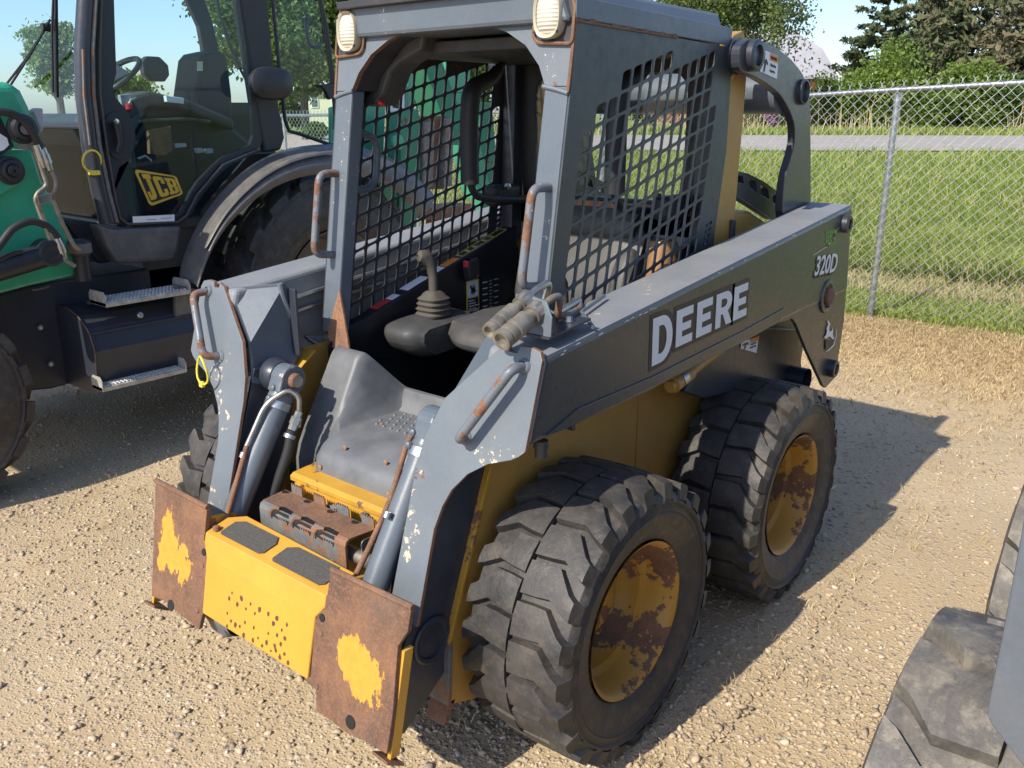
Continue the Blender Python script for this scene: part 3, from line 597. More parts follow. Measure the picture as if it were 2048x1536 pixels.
for s in (1, -1):
    vs, fs = prism([(s*AO, a, b) for a, b in beam], (-s*(AO-AI), 0, 0)); n = len(beam)
    # outer face glossy, rest satin; the outer cap is whichever lies at x=AO
    cap = 0 if abs(vs[0][0]) > .6 else 1
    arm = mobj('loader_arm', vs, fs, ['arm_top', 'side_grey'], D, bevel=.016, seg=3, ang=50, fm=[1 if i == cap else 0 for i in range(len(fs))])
    plate('arm_rear_plate', [(s*(AO-.003), a, b) for a, b in ([side[6], side[8], side[9], side[10], side[11], side[12], side[13], side[14], side[15]])], (-s*.014, 0, 0), 'side_grey', D, .002)
    plate('arm_rear_inner_plate', [(s*.545, a, b) for a, b in ([side[6], side[8], side[9], side[10], side[11], side[12], side[13], side[14], side[15]])], (-s*.012, 0, 0), 'navy_paint', D, .002)
    # lower reinforcing step pressed into the side: thin doubler plate
    dbl = [(side[1][0]+.06, side[1][1]+.02), (side[3][0], side[3][1]+.006), (side[5][0], side[5][1]+.006), (side[6][0], side[6][1]+.008), (side[6][0]+.02, side[6][1]+.05), (side[5][0], side[5][1]+.045), (side[4][0], side[4][1]+.045), (side[3][0]+.05, side[3][1]+.045)]
    plate('arm_doubler', [(s*AO, a, b) for a, b in dbl], (s*.004, 0, 0), 'side_grey', D, .0025)
    # front plate with worn edges
    plate('arm_front_plate', [fpl(s*x, z) for x, z in fpo], (0, .012, 0), 'grey_worn', D, .0015, edge='rust_edge')
    # leg: outer and inner side plates behind the front plate
    lg = [(-.43, .76), (-.385, .83), (-.30, .875), (-.205, .90), (-.245, .72), (-.335, .43), (-.38, .32), (-.56, .20), (-.60, .22), (-.605, .36), (-.485, .56), (-.455, .66)]
    plate('leg_outer_plate', yz(s*.458, lg), (-s*.012, 0, 0), 'navy_paint', D, .002)
    lg2 = [(-.345, .97), (-.22, .94), (-.19, .90), (-.335, .43), (-.38, .32), (-.56, .20), (-.60, .22), (-.605, .36), (-.485, .55)]
    plate('leg_inner_plate', yz(s*.392, lg2), (s*.012, 0, 0), 'navy_paint', D, .002)
    box('leg_rear_edge', *sorted((s*.40, s*.452)), -.335, -.325, .45, .85, 'grey_paint', D, .002)
    lathe('lower_pin_boss', [(0, .066), (.006, .066), (.010, .060), (.008, .05), (.001, .048), (.001, 0)], (s*.458, -.455, .425), (s, 0, 0), 'navy_paint', D, 32)
    # elbow gusset between front plate and beam
    gs = [(s*.60, -.30, 1.185), (s*.575, -.18, 1.215), (s*.385, -.14, 1.205), (s*.345, -.16, 1.01), (s*.41, -.22, .93), (s*.44, -.30, 1.05)]
    ep = [V(-.572, -.297, 1.192)]+[AX(a, b, -.44) for a, b in ((566, 566), (572, 592), (598, 660), (602, 690), (590, 740))]+[V(-.40, -.25, .88), V(-.385, -.365, .93), V(-.43, -.335, 1.045)]
    ep = [V(max(p[0], -.655), p[1], p[2]) for p in ep]
    plate('elbow_plate', [(-s*p[0], p[1], p[2]) for p in ep], (0, .01, 0), 'grey_paint', D, .002)
    tube('elbow_flange', [(-s*p[0], p[1]-.012, p[2]) for p in ep[1:6]], .009, 'grey_worn', D, 8, corner=.03)
    box('elbow_web', *sorted((s*.40, s*.69)), -.17, -.16, .97, 1.19, 'navy_paint', D)
    # top front reinforcing strip
    # hydraulic tubes along the inner side of the arm
    if s < 0:
        for k, dz in enumerate((0, .045)):
            y0, z0 = -.13, 1.135-dz
            tube('arm_hose_tube', [(-.508, y0, z0-.30), (-.508, y0+.01*k, z0-.02), (-.508, y0+.03+.01*k, z0), (-.508, 1.0, z0+.12)], .010, 'zinc', D, 8, corner=.04)
    # pins and bosses of the rear plate
    for (px, py, r) in ((1697, 447, .034), (1670, 735, .036)):
        p = AX(px, py, AO+.012)
        lathe('pin_boss', [(-.008, r), (.022, r), (.026, r-.004), (.026, r-.014), (.02, r-.016)], (s*AO, p[1]-.02, p[2]), (s, 0, 0), 'navy_paint', D, 24)
        lathe('pin_end', [(.01, r-.014), (.018, r-.016), (.02, .008), (.014, 0)], (s*AO, p[1]-.02, p[2]), (s, 0, 0), 'rust', D, 20)
    p = AX(1654, 592, AO); lathe('pivot_ring', [(0, .066), (.005, .064), (.007, .05), (.002, .046)], (s*AO, p[1], p[2]), (s, 0, 0), 'side_grey', D, 32)
    lathe('pivot_pin', [(.0, .036), (.016, .036), (.018, .03), (.014, 0)], (s*AO, p[1], p[2]), (s, 0, 0), 'rust', D, 24)
    # lower rear link and lift cylinder
    lk = [(.60, .86), (.72, .93), (1.20, .965), (1.52, .90), (1.62, .72), (1.55, .66), (1.20, .74), (.75, .80)]
    plate('lower_link', yz(s*.58, lk), (-s*.05, 0, 0), 'navy_paint', D, .006)
    lathe('lower_link_roller', [(-.05, .05), (.05, .05)], (s*.60, 1.50, .70), (s, 0, 0), 'navy_paint', D, 24)
    tube('lift_cylinder_rod', [(s*.625, .42, .93), (s*.625, 1.32, 1.09)], .019, 'yellow_dull', D, 16)
    tube('lift_cylinder', [(s*.625, .44, .932), (s*.625, .51, .945), (s*.625, .54, .950)], .026, 'yellow_dull', D, 20)
    lathe('cylinder_gland', [(0, .028), (.03, .028), (.032, .022)], (s*.625, .47, .938), (0, 1, .177), 'zinc', D, 20)
    # grab handle on the front plate
    hp = [fpl(s*.652, 1.165), fpl(s*.652, 1.168, -.045), fpl(s*.535, .985, -.048), fpl(s*.518, .975, 0)] if s > 0 else [fpl(s*.652, 1.175), fpl(s*.662, 1.172, -.05), fpl(s*.545, 1.0, -.055), fpl(s*.53, .99, 0)]
    h = tube('grab_handle', hp, .0125, 'handle_paint', D, 12, corner=.05)
    for q in (hp[0], hp[3]): lathe('handle_weld', [(0, .020), (.006, .018), (.010, .013)], q, (0, -1, .3), 'grey_worn', D, 16)
    # ---- tilt cylinder
    cx = s*.318; t0 = V(cx, -.318, .873); b0 = V(cx, -.545, .505); d = (t0-b0)/np.linalg.norm(t0-b0)
    tube('tilt_cylinder', [b0-d*.10, b0, t0], .037, 'grey_paint', D, 24)
    lathe('cylinder_band', [(-.012, .0385), (-.012, .041), (.012, .041), (.012, .0385)], t0-d*.012, d, 'galvanised', D, 24)
    lathe('cylinder_head', [(0, .038), (.012, .04), (.03, .036), (.03, 0)], t0, d, 'grey_paint', D, 24)
    e0 = t0+d*.075+V(0, .0, 0)
    # rod end lug: eye plate about the x axis
    lug = [(e0[1]+.046*math.cos(t), e0[2]+.046*math.sin(t)) for t in [math.atan2(d[2], d[1])+(-2.0+4.0*i/14) for i in range(15)]]
    base = [(t0[1]+d[1]*.02+q*d[2]*.036, t0[2]+d[2]*.02-q*d[1]*.036) for q in (-1, 1)]
    plate('rod_end_lug', yz(cx-.03, lug+base), (.06, 0, 0), 'grey_paint', D, .006)
    lathe('rod_end_pin', [(-.052, .024), (.046, .024), (.05, .02), (.05, .012), (.044, 0)], e0, (-s*1., 0, 0), 'rust', D, 20)
    lathe('pin_face', [(.0505, .019), (.0515, .010), (.0515, 0)], e0, (-s*1., 0, 0), 'zinc', D, 16)
    lathe('arm_boss', [(0, .055), (.03, .055), (.045, .047), (.05, .03)], (s*.393, e0[1], e0[2]), (-s, 0, 0), 'navy_paint', D, 28)
    for q in (.02, .055):
        lathe('lug_bolt', [(0, .011), (.010, .010), (.014, .005), (.014, 0)], t0+d*q+V(-s*.028 if s > 0 else -.0, -.040, .0)+V(0, 0, 0), (0, -1, .1), 'grey_paint', D, 12)
    # hydraulic tube on the cylinder
    n_ = np.cross(d, V(1, 0, 0)); n_ = n_ if n_[1] < 0 else -n_
    q1 = t0+V(-s*.045, -.01, .0); 
    tb = [t0-d*.03+V(-s*.062, .035, -.05), t0-d*.0+V(-s*.064, .03, .02), t0+d*.03+V(-s*.045, -.01, .02), t0-d*.02+n_*.052+V(-s*.01, 0, 0), t0-d*.16+n_*.05, b0+d*.14+n_*.048+V(-s*.02, 0, 0), b0+d*.05+n_*.045+V(-s*.03, 0, 0)]
    if s > 0: tb = [t0-d*.03+V(-.062, .035, -.05), t0+d*.02+V(-.064, .03, .02), t0+V(-.062, -.005, .01), t0-d*.06+n_*.012+V(-.052, 0, 0), t0-d*.16+n_*.005+V(-.05, 0, 0), b0+d*.14+n_*.015+V(-.052, 0, 0), b0+d*.05+n_*.02+V(-.06, 0, 0)]
    tube('hydraulic_tube', tb[:5], .008, 'zinc' if s < 0 else 'rust', D, 10, corner=.035); tube('hydraulic_tube', tb[4:], .0082, 'rust', D, 10, corner=.03)
    lathe('tube_collar', [(-.008, .0105), (.008, .0105)], t0-d*.19+n_*.05, d, 'galvanised', D, 12)
    lathe('hose_fitting', [(-.02, .016), (.0, .018), (.02, .016), (.035, .011)], tb[-1]-d*.02, d, 'rust', D, 6)
    lathe('port_block', [(-.03, .024), (.02, .026), (.03, .02), (.03, 0)], tb[-1]-d*.05+V(0, .012, 0), (-s*.8, -.3, .3), 'rust_bracket', D, 6)
    # fittings and black hose behind the cylinder
    f0 = t0-d*.05+V(-s*.065, .035, -.01)
    lathe('hose_nut', [(-.03, .014), (-.012, .014), (-.012, .017), (.012, .017), (.012, .012), (.03, .012)], f0, d, 'zinc', D, 6); lathe('hose_clip', [(-.006, .019), (.006, .019)], f0-d*.05, d, 'galvanised', D, 14)
    tube('hose', [f0-d*.03, f0-d*.10+V(0, .02, 0), b0+d*.05+V(-s*.03, .11, 0), b0+V(-s*.02, .12, -.05)], .017, 'rubber_hose', D, 12, corner=.08)
# ================================================================== attachment carrier (quick coupler)
QP = (0, -.62, .635); QN = (0, 1, -.22)
def cr(l): return [AP(280+a/2.415, 900+b/2.415, QP, QN) for a, b in l]
rp = cr([(920, 585), (1310, 765), (1292, 880), (1245, 950), (1232, 1100), (1222, 1250), (1205, 1380), (1190, 1470), (1090, 1410), (1000, 1370), (850, 1255), (848, 1150), (822, 1095), (845, 830), (862, 785), (888, 770), (905, 690)])
lp = cr([(75, 150), (322, 290), (308, 440), (325, 470), (330, 500), (326, 760), (300, 800), (283, 870), (225, 820), (160, 770), (140, 740), (55, 705), (64, 450), (72, 250)])
plate('attachment_plate', rp, (0, .014, 0), 'rust_plate_a', D, .002, label='rusty attachment plate with a patch of yellow paint left'); plate('attachment_plate', lp, (0, .014, 0), 'rust_plate_b', D, .002)
def qy(x, z, o=0): return (x, -.62-.22*(.635-z)+o, z)
for s in (1, -1):
    tube('plate_top_bead', [qy(s*.278, .634, .004), qy(s*.566, .638, .004)], .008, 'rust', D, 8)
    # bolt holes: raised discs, large ones black as the hole's shade, small ones rust
    for x, z, r in ((.268, .507, .011), (.27, .468, .008), (.276, .33, .009), (.414, .296, .018)):
        lathe('hole_disc', [(.0, r), (.002, r*.93), (.002, 0)], qy(s*x, z, -.0005), (0, -1, .22), 'decal_black' if r > .0095 else 'rust', D, 18)
    plate('carrier_flange', [qy(s*.548, .52, .015), qy(s*.548, .25, .015), qy(s*.548, .25, .045), qy(s*.548, .52, .045)], (-s*.012, 0, 0), 'yellow_paint', D, .001)
    plate('carrier_flange', [qy(s*.285, .60, .015), qy(s*.285, .30, .015), (s*.285, -.52, .25), (s*.285, -.52, .58)], (s*.012, 0, 0), 'yellow_rusty', D, .001)
    plate('carrier_foot', [qy(s*.555, .262, -.004), qy(s*.50, .266, -.004), (s*.50, -.66, .235), (s*.565, -.66, .235)], (0, 0, -.010), 'rust', D, .002)
    lathe('carrier_lower_pin', [(-.06, .055), (.06, .055), (.062, .04), (.062, 0)], (s*.24, -.60, .30), (s, 0, 0), 'rust_bracket', D, 24)
    plate('carrier_cheek', [(s*.30, -.655, .29), (s*.30, -.64, .235), (s*.30, -.58, .22), (s*.30, -.52, .26), (s*.30, -.53, .36), (s*.30, -.64, .36)], (-s*.09, 0, 0), 'rust_bracket', D, .012)
pn = [(-.272, .566), (.272, .566), (.2735, .535), (.245, .50), (.242, .335), (-.244, .335), (-.25, .50), (-.2735, .535)]
plate('carrier_panel', [qy(x, z, -.004 if z < .51 else .0) for x, z in pn], (0, .010, 0), 'yellow_paint', D, .004)
tp = [qy(-.272, .566, .004), qy(.272, .566, .004), (.272, -.54, .588), (-.225, -.525, .59), (-.272, -.56, .584)]
plate('carrier_top', tp, (0, .004, -.008), 'yellow_paint', D, .0025)
tz = lambda x, y: (x, y, .566+(y+.635)*.24+.0035)
for x0, x1 in ((-.225, -.022), (.02, .238)):
    mobj('grip_pad', [tz(a, b) for a, b in ((x0, -.614), (x0+.012, -.622), (x1-.015, -.622), (x1, -.612), (x1, -.57), (x1-.02, -.548), (x0+.03, -.548), (x0, -.565))], [tuple(range(8))], 'grip_pad', D)
lathe('panel_bolt', [(0, .011), (.01, .010), (.012, .006), (.012, 0)], (-.245, -.615, .574), (0, 0, 1), 'rust', D, 12)
# rust chips in the yellow panel
sp = [(445, 690), (432, 718), (490, 715), (535, 743), (578, 770), (555, 790), (512, 768), (620, 792), (662, 813), (710, 843), (422, 788), (440, 825), (420, 850), (460, 845), (482, 850), (507, 833), (470, 745), (550, 858), (645, 838), (685, 870), (500, 895), (545, 918), (570, 908), (590, 945), (612, 930), (632, 970), (655, 965), (680, 938), (697, 985), (675, 1000), (715, 1028), (662, 895), (620, 885), (700, 910), (650, 945)]
vs = []; fs = []
for a, b in sp:
    p = AP(280+a/2.415, 900+b/2.415, (0, -.6245, .635), QN); r = R_.uniform(.0035, .0075); k = len(vs)
    for i in range(9): t = 2*math.pi*i/9; q = r*R_.uniform(.7, 1.15); vs.append((p[0]+q*math.cos(t), p[1]+.22*q*1.25*math.sin(t)-.0006, p[2]+q*1.25*math.sin(t)))
    fs.append(tuple(range(k, k+9)))
mobj('rust_chips', vs, fs, 'chip_brown', D)
# tooth-edged step box behind the panel
BX = .192
bt = [(-.502, .535), (-.503, .62), (-.498, .633), (-.488, .638), (-.402, .638), (-.402, .630), (-.486, .630), (-.494, .62), (-.494, .535)]
plate('step_box', yz(-BX, bt), (2*BX, 0, 0), 'rust_bracket', D, .0015)
mobj('step_box_top', [(-BX, -.489, .6385), (BX, -.489, .6385), (BX+.012, -.402, .6385), (-BX-.01, -.402, .6385)], [(0, 1, 2, 3)], 'rust', D)
def teeth(name, x0, x1, y, z0, z1, n=5, mat='rust_bracket', th=.004):
    pts = [(x0, y, z0)]
    for i in range(n): a = x0+(x1-x0)*i/n; b = x0+(x1-x0)*(i+1)/n; pts += [(a, y, z1), (a+(b-a)*.45, y, z1), (a+(b-a)*.5, y, z1-.005), (b, y, z1-.005)]
    return plate(name, pts+[(x1, y, z0)], (0, th, 0), mat, D, 0)
for i, x in enumerate((-.13, -.03, .07)):
    # slots along the front fold: flat black faces as their shade, toothed lip
    ar_ = [(x+.004, .612), (x+.004, .620), (x+.014, .632), (x+.03, .64), (x+.075, .64), (x+.078, .612), (x+.068, .606), (x+.055, .611), (x+.04, .605), (x+.02, .611)]
    mobj('slot_shade_face', [(a, -.5042 if b < .63 else -.499, min(b, .6345)) for a, b in ar_], [tuple(range(len(ar_)))], 'decal_black', D)
    mobj('slot_shade_face', [(x+.012, -.4985, .6392), (x+.08, -.4985, .6392), (x+.075, -.482, .6392), (x+.03, -.478, .6392), (x+.015, -.486, .6392)], [(0, 1, 2, 3, 4)], 'decal_black', D)
    tube('slot_lip', [(x-.004, -.505, .608), (x-.002, -.505, .624), (x+.008, -.501, .637), (x+.03, -.495, .641)], .005, 'rust', D, 6)
    teeth('slot_teeth', x+.034, x+.074, -.5065, .606, .618, 4)
for x in (-.17, -.065, .04, .145):
    teeth('rear_teeth', x, x+.05, -.402, .625, .668, 5)
    mobj('slot_shade_face', [(x-.028, -.405, .6392), (x-.004, -.405, .6392), (x-.004, -.418, .6392), (x-.018, -.424, .6392), (x-.03, -.415, .6392)], [(0, 1, 2, 3, 4)], 'decal_black', D)  # black face painted as the shade in the rear slot
for x in (-.165, .135): lathe('box_bolt', [(0, .010), (.008, .009), (.012, .004), (.012, 0)], (x, -.503, .555), (0, -1, 0), 'rust_orange', D, 10)
mobj('debris', *joinm([obox((R_.uniform(-.19, .18), R_.uniform(-.54, -.515), .555+R_.uniform(0, .012)), *frame((R_.uniform(-1, 1), R_.uniform(-1, 1), R_.uniform(-1, 1))), .004, .003, .003) for _ in range(160)]), 'wood', D)
box('carrier_back', -.36, .36, -.515, -.505, .30, .55, 'navy_paint', D)
box('carrier_tube', -.37, .37, -.47, -.42, .36, .44, 'navy_paint', D, .01)
lathe('cross_rod', [(-.16, .02), (.0, .02), (.004, .016), (.004, 0)], (.245, -.46, .575), (1, 0, 0), 'dirty_zinc', D, 18)
vs, fs = ringplate([(.205, y, z) for y, z in rrect(-.46, -.40, .555, .625, .012, 3)], [(.205, y, z) for y, z in rrect(-.448, -.412, .567, .613, .006, 3)], (.004, 0, 0)); mobj('side_loop', vs, fs, 'galvanised', D)
# ================================================================== hydraulic couplers on the arm
cp = lambda a, b, x=.615: AX(a, b, x)
bz = 1.222
plate('coupler_base', [(.575, -.27, bz), (.685, -.27, bz+.0), (.685, -.10, bz+.017), (.575, -.10, bz+.017)], (0, 0, .006), 'navy_paint', D, .001)
plate('coupler_bracket', [(.56, -.265, bz), (.685, -.265, bz), (.683, -.258, bz+.05), (.66, -.25, bz+.085), (.62, -.245, bz+.09), (.565, -.245, bz+.09)], (0, .006, .0), 'grey_paint', D, .002)
for (a0, b0_), (a1, b1), r, m, nm in (((1027, 620), (978, 664), .019, 'dirty_zinc', 'hydraulic_coupler'), ((1052, 640), (1002, 682), .024, 'dirty_zinc', 'hydraulic_coupler')):
    p = cp(a0, b0_, .60 if r < .022 else .635); q = cp(a1, b1, .60 if r < .022 else .635); d = q-p; L = np.linalg.norm(d); d = d/L
    lathe(nm, [(-.05, r*.55), (-.05, r*.98), (-.02, r*.98), (-.02, r*.7), (.0, r*.7), (.0, r), (L*.35, r), (L*.36, r*1.07), (L*.5, r*1.07), (L*.51, r*.95), (L*.58, r*.95), (L*.60, r*1.04), (L*.75, r*1.04), (L*.76, r*.93), (L*.82, r*.93), (L*.84, r*1.05), (L, r*1.02), (L, r*.75), (L*.9, r*.7), (L*.88, 0)], p, d, m, D, 20)
    lathe('coupler_nut', [(-.062, r*.6), (-.062, r*1.05), (-.028, r*1.05), (-.028, r*.6)], p, d, 'zinc', D, 6)
    e = p-d*.06
    if r < .022: tube('coupler_tube', [e, e-d*.035, e-d*.05+V(.0, .04, .005), cp(1085, 615, .585), cp(1105, 632, .59), cp(1160, 600, .53), cp(1148, 602, .50)], .0095, 'zinc', D, 10, corner=.035)
    else: tube('coupler_tube', [e, e-d*.045, e-d*.06+V(0, .02, -.005), cp(1115, 632, .62), cp(1125, 636, .61), cp(1162, 617, .56), cp(1155, 600, .52)], .0095, 'rust_bracket', D, 10, corner=.03)
for x, y in ((.635, -.235), (.655, -.15)): lathe('base_bolt', [(0, .011), (.002, .011), (.002, .0085), (.012, .0085), (.012, 0)], (x, y, bz+.007+(y+.27)*.1), (0, 0, 1), 'galvanised', D, 6)
tube('coupler_weld', [(.69, -.10, 1.222), (.60, -.02, 1.235), (.57, .13, 1.25)], .005, 'grey_paint', D, 6)
# connector hanging under the arm
tube('plug_cable', [AX(1078, 868, .64), AX(1080, 885, .64)], .004, 'rubber_hose', D, 6); p = AX(1082, 900, .64)
lathe('electric_plug', [(-.03, .006), (-.026, .018), (-.008, .020), (-.006, .016), (.018, .016), (.02, .012), (.02, 0)], p, (0, 0, -1), 'pod_plastic', D, 14)
# ================================================================== rear towers, links and hood
lnk = [AX(a, b, .53) for a, b in ((1478, 92), (1500, 76), (1520, 80), (1550, 92), (1580, 115), (1605, 145), (1617, 175), (1621, 200), (1622, 320), (1622, 450), (1563, 450), (1568, 360), (1590, 290), (1590, 250), (1580, 222), (1562, 190), (1535, 168), (1500, 148), (1478, 142))]
lnk = chaikin([(p[1], p[2]) for p in lnk], 2)
pv = AX(1512, 111, .545)
for s in (1, -1):
    tw = [(.985, .9), (.985, 1.45), (1.01, 1.62), (1.02, 1.97), (1.09, 1.99), (1.145, 1.95), (1.15, 1.80), (1.14, 1.3), (1.14, .9)]
    plate('rear_tower', yz(s*.455, tw), (-s*.05, 0, 0), 'yellow_dull', D, .004)
    plate('rear_link', yz(s*.53, lnk), (-s*.03, 0, 0), 'side_grey', D, .003, edge='navy_paint')
    for c0, r, h in (((pv[1], pv[2]), .05, .0),):
        lathe('tower_pivot', [(-.09, .055), (-.06, .058), (-.06, .043), (-.02, .043), (-.02, .05), (.012, .05), (.016, .045), (.016, .034), (.0, .03)], (s*.54, c0[0], c0[1]), (s, 0, 0), 'navy_paint', D, 28)
        lathe('pivot_cap', [(-.0, .032), (.004, .028), (.006, 0)], (s*.54, c0[0], c0[1]), (s, 0, 0), 'grey_paint', D, 20); lathe('pivot_ring', [(.0, .075), (.004, .07), (.006, .058)], (s*.455, c0[0]-.02, c0[1]-.01), (s, 0, 0), 'yellow_paint', D, 28)
    h2 = AX(1606, 184, .535); lathe('link_bore', [(-.005, .045), (.014, .045), (.016, .038), (.004, .034), (-.015, .03), (-.015, 0)], (s*.53, h2[1], h2[2]), (s, 0, 0), 'navy_paint', D, 28)
    box('tower_hinge', *sorted((s*.456, s*.47)), 1.10, 1.125, 1.24, 1.36, 'navy_paint', D, .003)
# pinch label on the link
lab = [AX(a, b, .5315) for a, b in ((1524, 98), (1557, 112), (1554, 158), (1520, 143))]
mobj('warning_label', lab, [(0, 1, 2, 3)], 'decal_white', D)
L0, L1, L2, L3 = [np.array(p) for p in lab]; bl = lambda u, v, o=.0012: (L0*(1-u)*(1-v)+L1*u*(1-v)+L2*u*v+L3*(1-u)*v)+V(o, 0, 0)
mobj('warning_label_band', [bl(.5, .02), bl(.98, .02), bl(.98, .33), bl(.5, .33)], [(0, 1, 2, 3)], 'decal_orange', D)
mobj('warning_picture', [bl(a, b) for a, b in ((.12, .08), (.2, .06), (.2, .4), (.3, .35), (.42, .55), (.34, .6), (.3, .5), (.24, .95), (.16, .95), (.2, .55), (.05, .6), (.05, .5), (.14, .45))], [tuple(range(13))], 'decal_black', D)
ux = (L1-L0)/np.linalg.norm(L1-L0); uz = (L0-L3)/np.linalg.norm(L0-L3)
for w, v, sz in (('WARNING', .26, .013), ('Pinch Area', .58, .013), ('Keep Away', .82, .011)): text('warning_text', w, 'decal_black', D, sz, bl(.53, v, .0016), ux, uz, .0002, sx=.8)
# second pinch label on the lower link
lab = [AX(a, b, .583) for a, b in ((1483, 684), (1518, 672), (1513, 706), (1481, 697))]; mobj('warning_label', lab, [(0, 1, 2, 3)], 'decal_white', D)
L0, L1, L2, L3 = [np.array(p) for p in lab]
mobj('warning_label_band', [bl(.5, .0), bl(1, .0), bl(1, .28), bl(.5, .28)], [(0, 1, 2, 3)], 'decal_orange', D)
mobj('warning_picture', [bl(a, b) for a, b in ((.12, .3), (.4, .2), (.42, .45), (.3, .5), (.26, .98), (.18, .98), (.2, .5), (.05, .6))], [tuple(range(8))], 'decal_black', D)
text('warning_text', 'Pinch Area', 'decal_black', D, .011, bl(.55, .55, .0016), (0, 1, 0), (0, 0, 1)); text('warning_text', 'Keep Away', 'decal_black', D, .010, bl(.55, .8, .0016), (0, 1, 0), (0, 0, 1))
# cross tube between the links, behind the cab
c0 = AX(1560, 188, .50); tube('cross_tube', [(-.50, c0[1]+.02, c0[2]+.005), (.50, c0[1]+.02, c0[2]+.005)], .075, 'grey_paint', D, 28)
# engine hood with arched louvre guard
hd = [(1.145, 1.30), (1.16, 1.385), (1.35, 1.37), (1.55, 1.30), (1.70, 1.20), (1.74, 1.0), (1.74, .35), (1.145, .35)]
plate('engine_hood', yz(-.42, hd), (.84, 0, 0), 'yellow_dull', D, .02)
for s in (1, -1):
    op = [AX(a, b, .43) for a, b in ((1465, 340), (1495, 347), (1530, 365), (1560, 388), (1568, 402), (1568, 440), (1545, 440), (1500, 410), (1465, 388))]
    hs = [[AX(a, b, .43) for a, b in l] for l in (((1470, 350), (1486, 353), (1488, 367), (1470, 362)), ((1497, 357), (1512, 363), (1514, 386), (1500, 374)), ((1521, 369), (1536, 379), (1538, 398), (1524, 390)), ((1544, 385), (1558, 396), (1558, 412), (1547, 405)))]
    vs, fs = holesheet([(p[1], p[2]) for p in op], [[(p[1], p[2]) for p in h] for h in hs], 0, .03)
    mobj('hood_guard', [(s*.40+s*v[0], v[1], v[2]) for v in vs], fs, 'navy_paint', D, bevel=.002)
# ================================================================== lettering on the arm
def letter(ch):
    t = .23
    if ch == 'E': return [[(0, 0), (.78, 0), (.78, t), (.28, t), (.28, .39), (.70, .39), (.70, .60), (.28, .60), (.28, 1-t), (.78, 1-t), (.78, 1), (0, 1)]], []
    if ch == 'D': 
        o = [(0, 0), (.40, 0)]+[(.40+.50*math.sin(a), .5-.5*math.cos(a)) for a in [math.pi*i/12 for i in range(1, 12)]]+[(.40, 1), (0, 1)]
        i = [(.28, .20), (.40, .20)]+[(.40+.23*math.sin(a), .5-.30*math.cos(a)) for a in [math.pi*i/10 for i in range(1, 10)]]+[(.40, .80), (.28, .80)]
        return [o], [i]
    if ch == 'R':
        o = [(0, 0), (.28, 0), (.28, .36), (.38, .36), (.58, 0), (.90, 0), (.66, .40)]+[(.50+.36*math.sin(a), .69-.31*math.cos(a)) for a in [math.pi*(.15+.85*i/10) for i in range(0, 10)]]+[(.46, 1), (0, 1)]
        i = [(.28, .56), (.44, .56)]+[(.44+.15*math.sin(a), .68-.12*math.cos(a)) for a in [math.pi*i/6 for i in range(1, 6)]]+[(.44, .80), (.28, .80)]
        return [o], [i]
    if ch == 'J': return [[(.0, .0), (.45, .0), (.62, .12), (.62, .82), (.75, .82), (.75, 1), (.15, 1), (.15, .82), (.30, .82), (.30, .20), (.22, .16), (.22, .32), (.0, .32)]], []
    if ch == 'C': return [[(.12, 0), (.68, 0), (.80, .10), (.80, .36), (.52, .36), (.52, .18), (.32, .18), (.32, .82), (.52, .82), (.52, .64), (.80, .64), (.80, .90), (.68, 1), (.12, 1), (0, .9), (0, .1)]], []
    if ch == 'B': return [[(0, 0), (.68, 0), (.80, .10), (.80, .42), (.72, .5), (.80, .58), (.80, .90), (.68, 1), (0, 1), (0, .84), (.08, .84), (.08, .16), (0, .16)]], [[(.36, .17), (.52, .17), (.52, .42), (.36, .42)], [(.36, .58), (.52, .58), (.52, .83), (.36, .83)]]
def word(name, chars, mat, parent, fn, off, label=None, grow=0.):
    """chars: (char, x, y, w, h); fn maps (u,v) to 3-D; off is the small thickness vector"""
    vs = []; fs = []
    for ch, x, y, w, h in chars:
        outs, ins = letter(ch); loops = outs+([] if grow else ins)
        if grow:
            c = (.42, .5); loops = [[(p[0]+(grow/w if p[0] > .4 else -grow/w), p[1]+(grow/h if p[1] > .5 else -grow/h)) for p in outs[0]]]
            if ch in 'ER': xs = [p[0] for p in loops[0]]; loops = [[(-grow/w, -grow/h), (max(xs), -grow/h), (max(xs), 1+grow/h), (-grow/w, 1+grow/h)]]
        pts = [[(x+p[0]*w, y+p[1]*h) for p in l] for l in loops]; flat = [q for l in pts for q in l]; n = len(vs)
        tr = tessellate_polygon([[Vector((a, b, 0)) for a, b in l] for l in pts]); vs += [np.asarray(fn(*q))+np.asarray(off) for q in flat]; fs += [tuple(i+n for i in t) for t in tr]
    return mobj(name, vs, fs, mat, parent, label=label)
DA = AX(1302, 726, AO); DB = AX(1497, 634, AO); DC = AX(1300, 632, AO); DE_ = AX(1497, 577, AO)
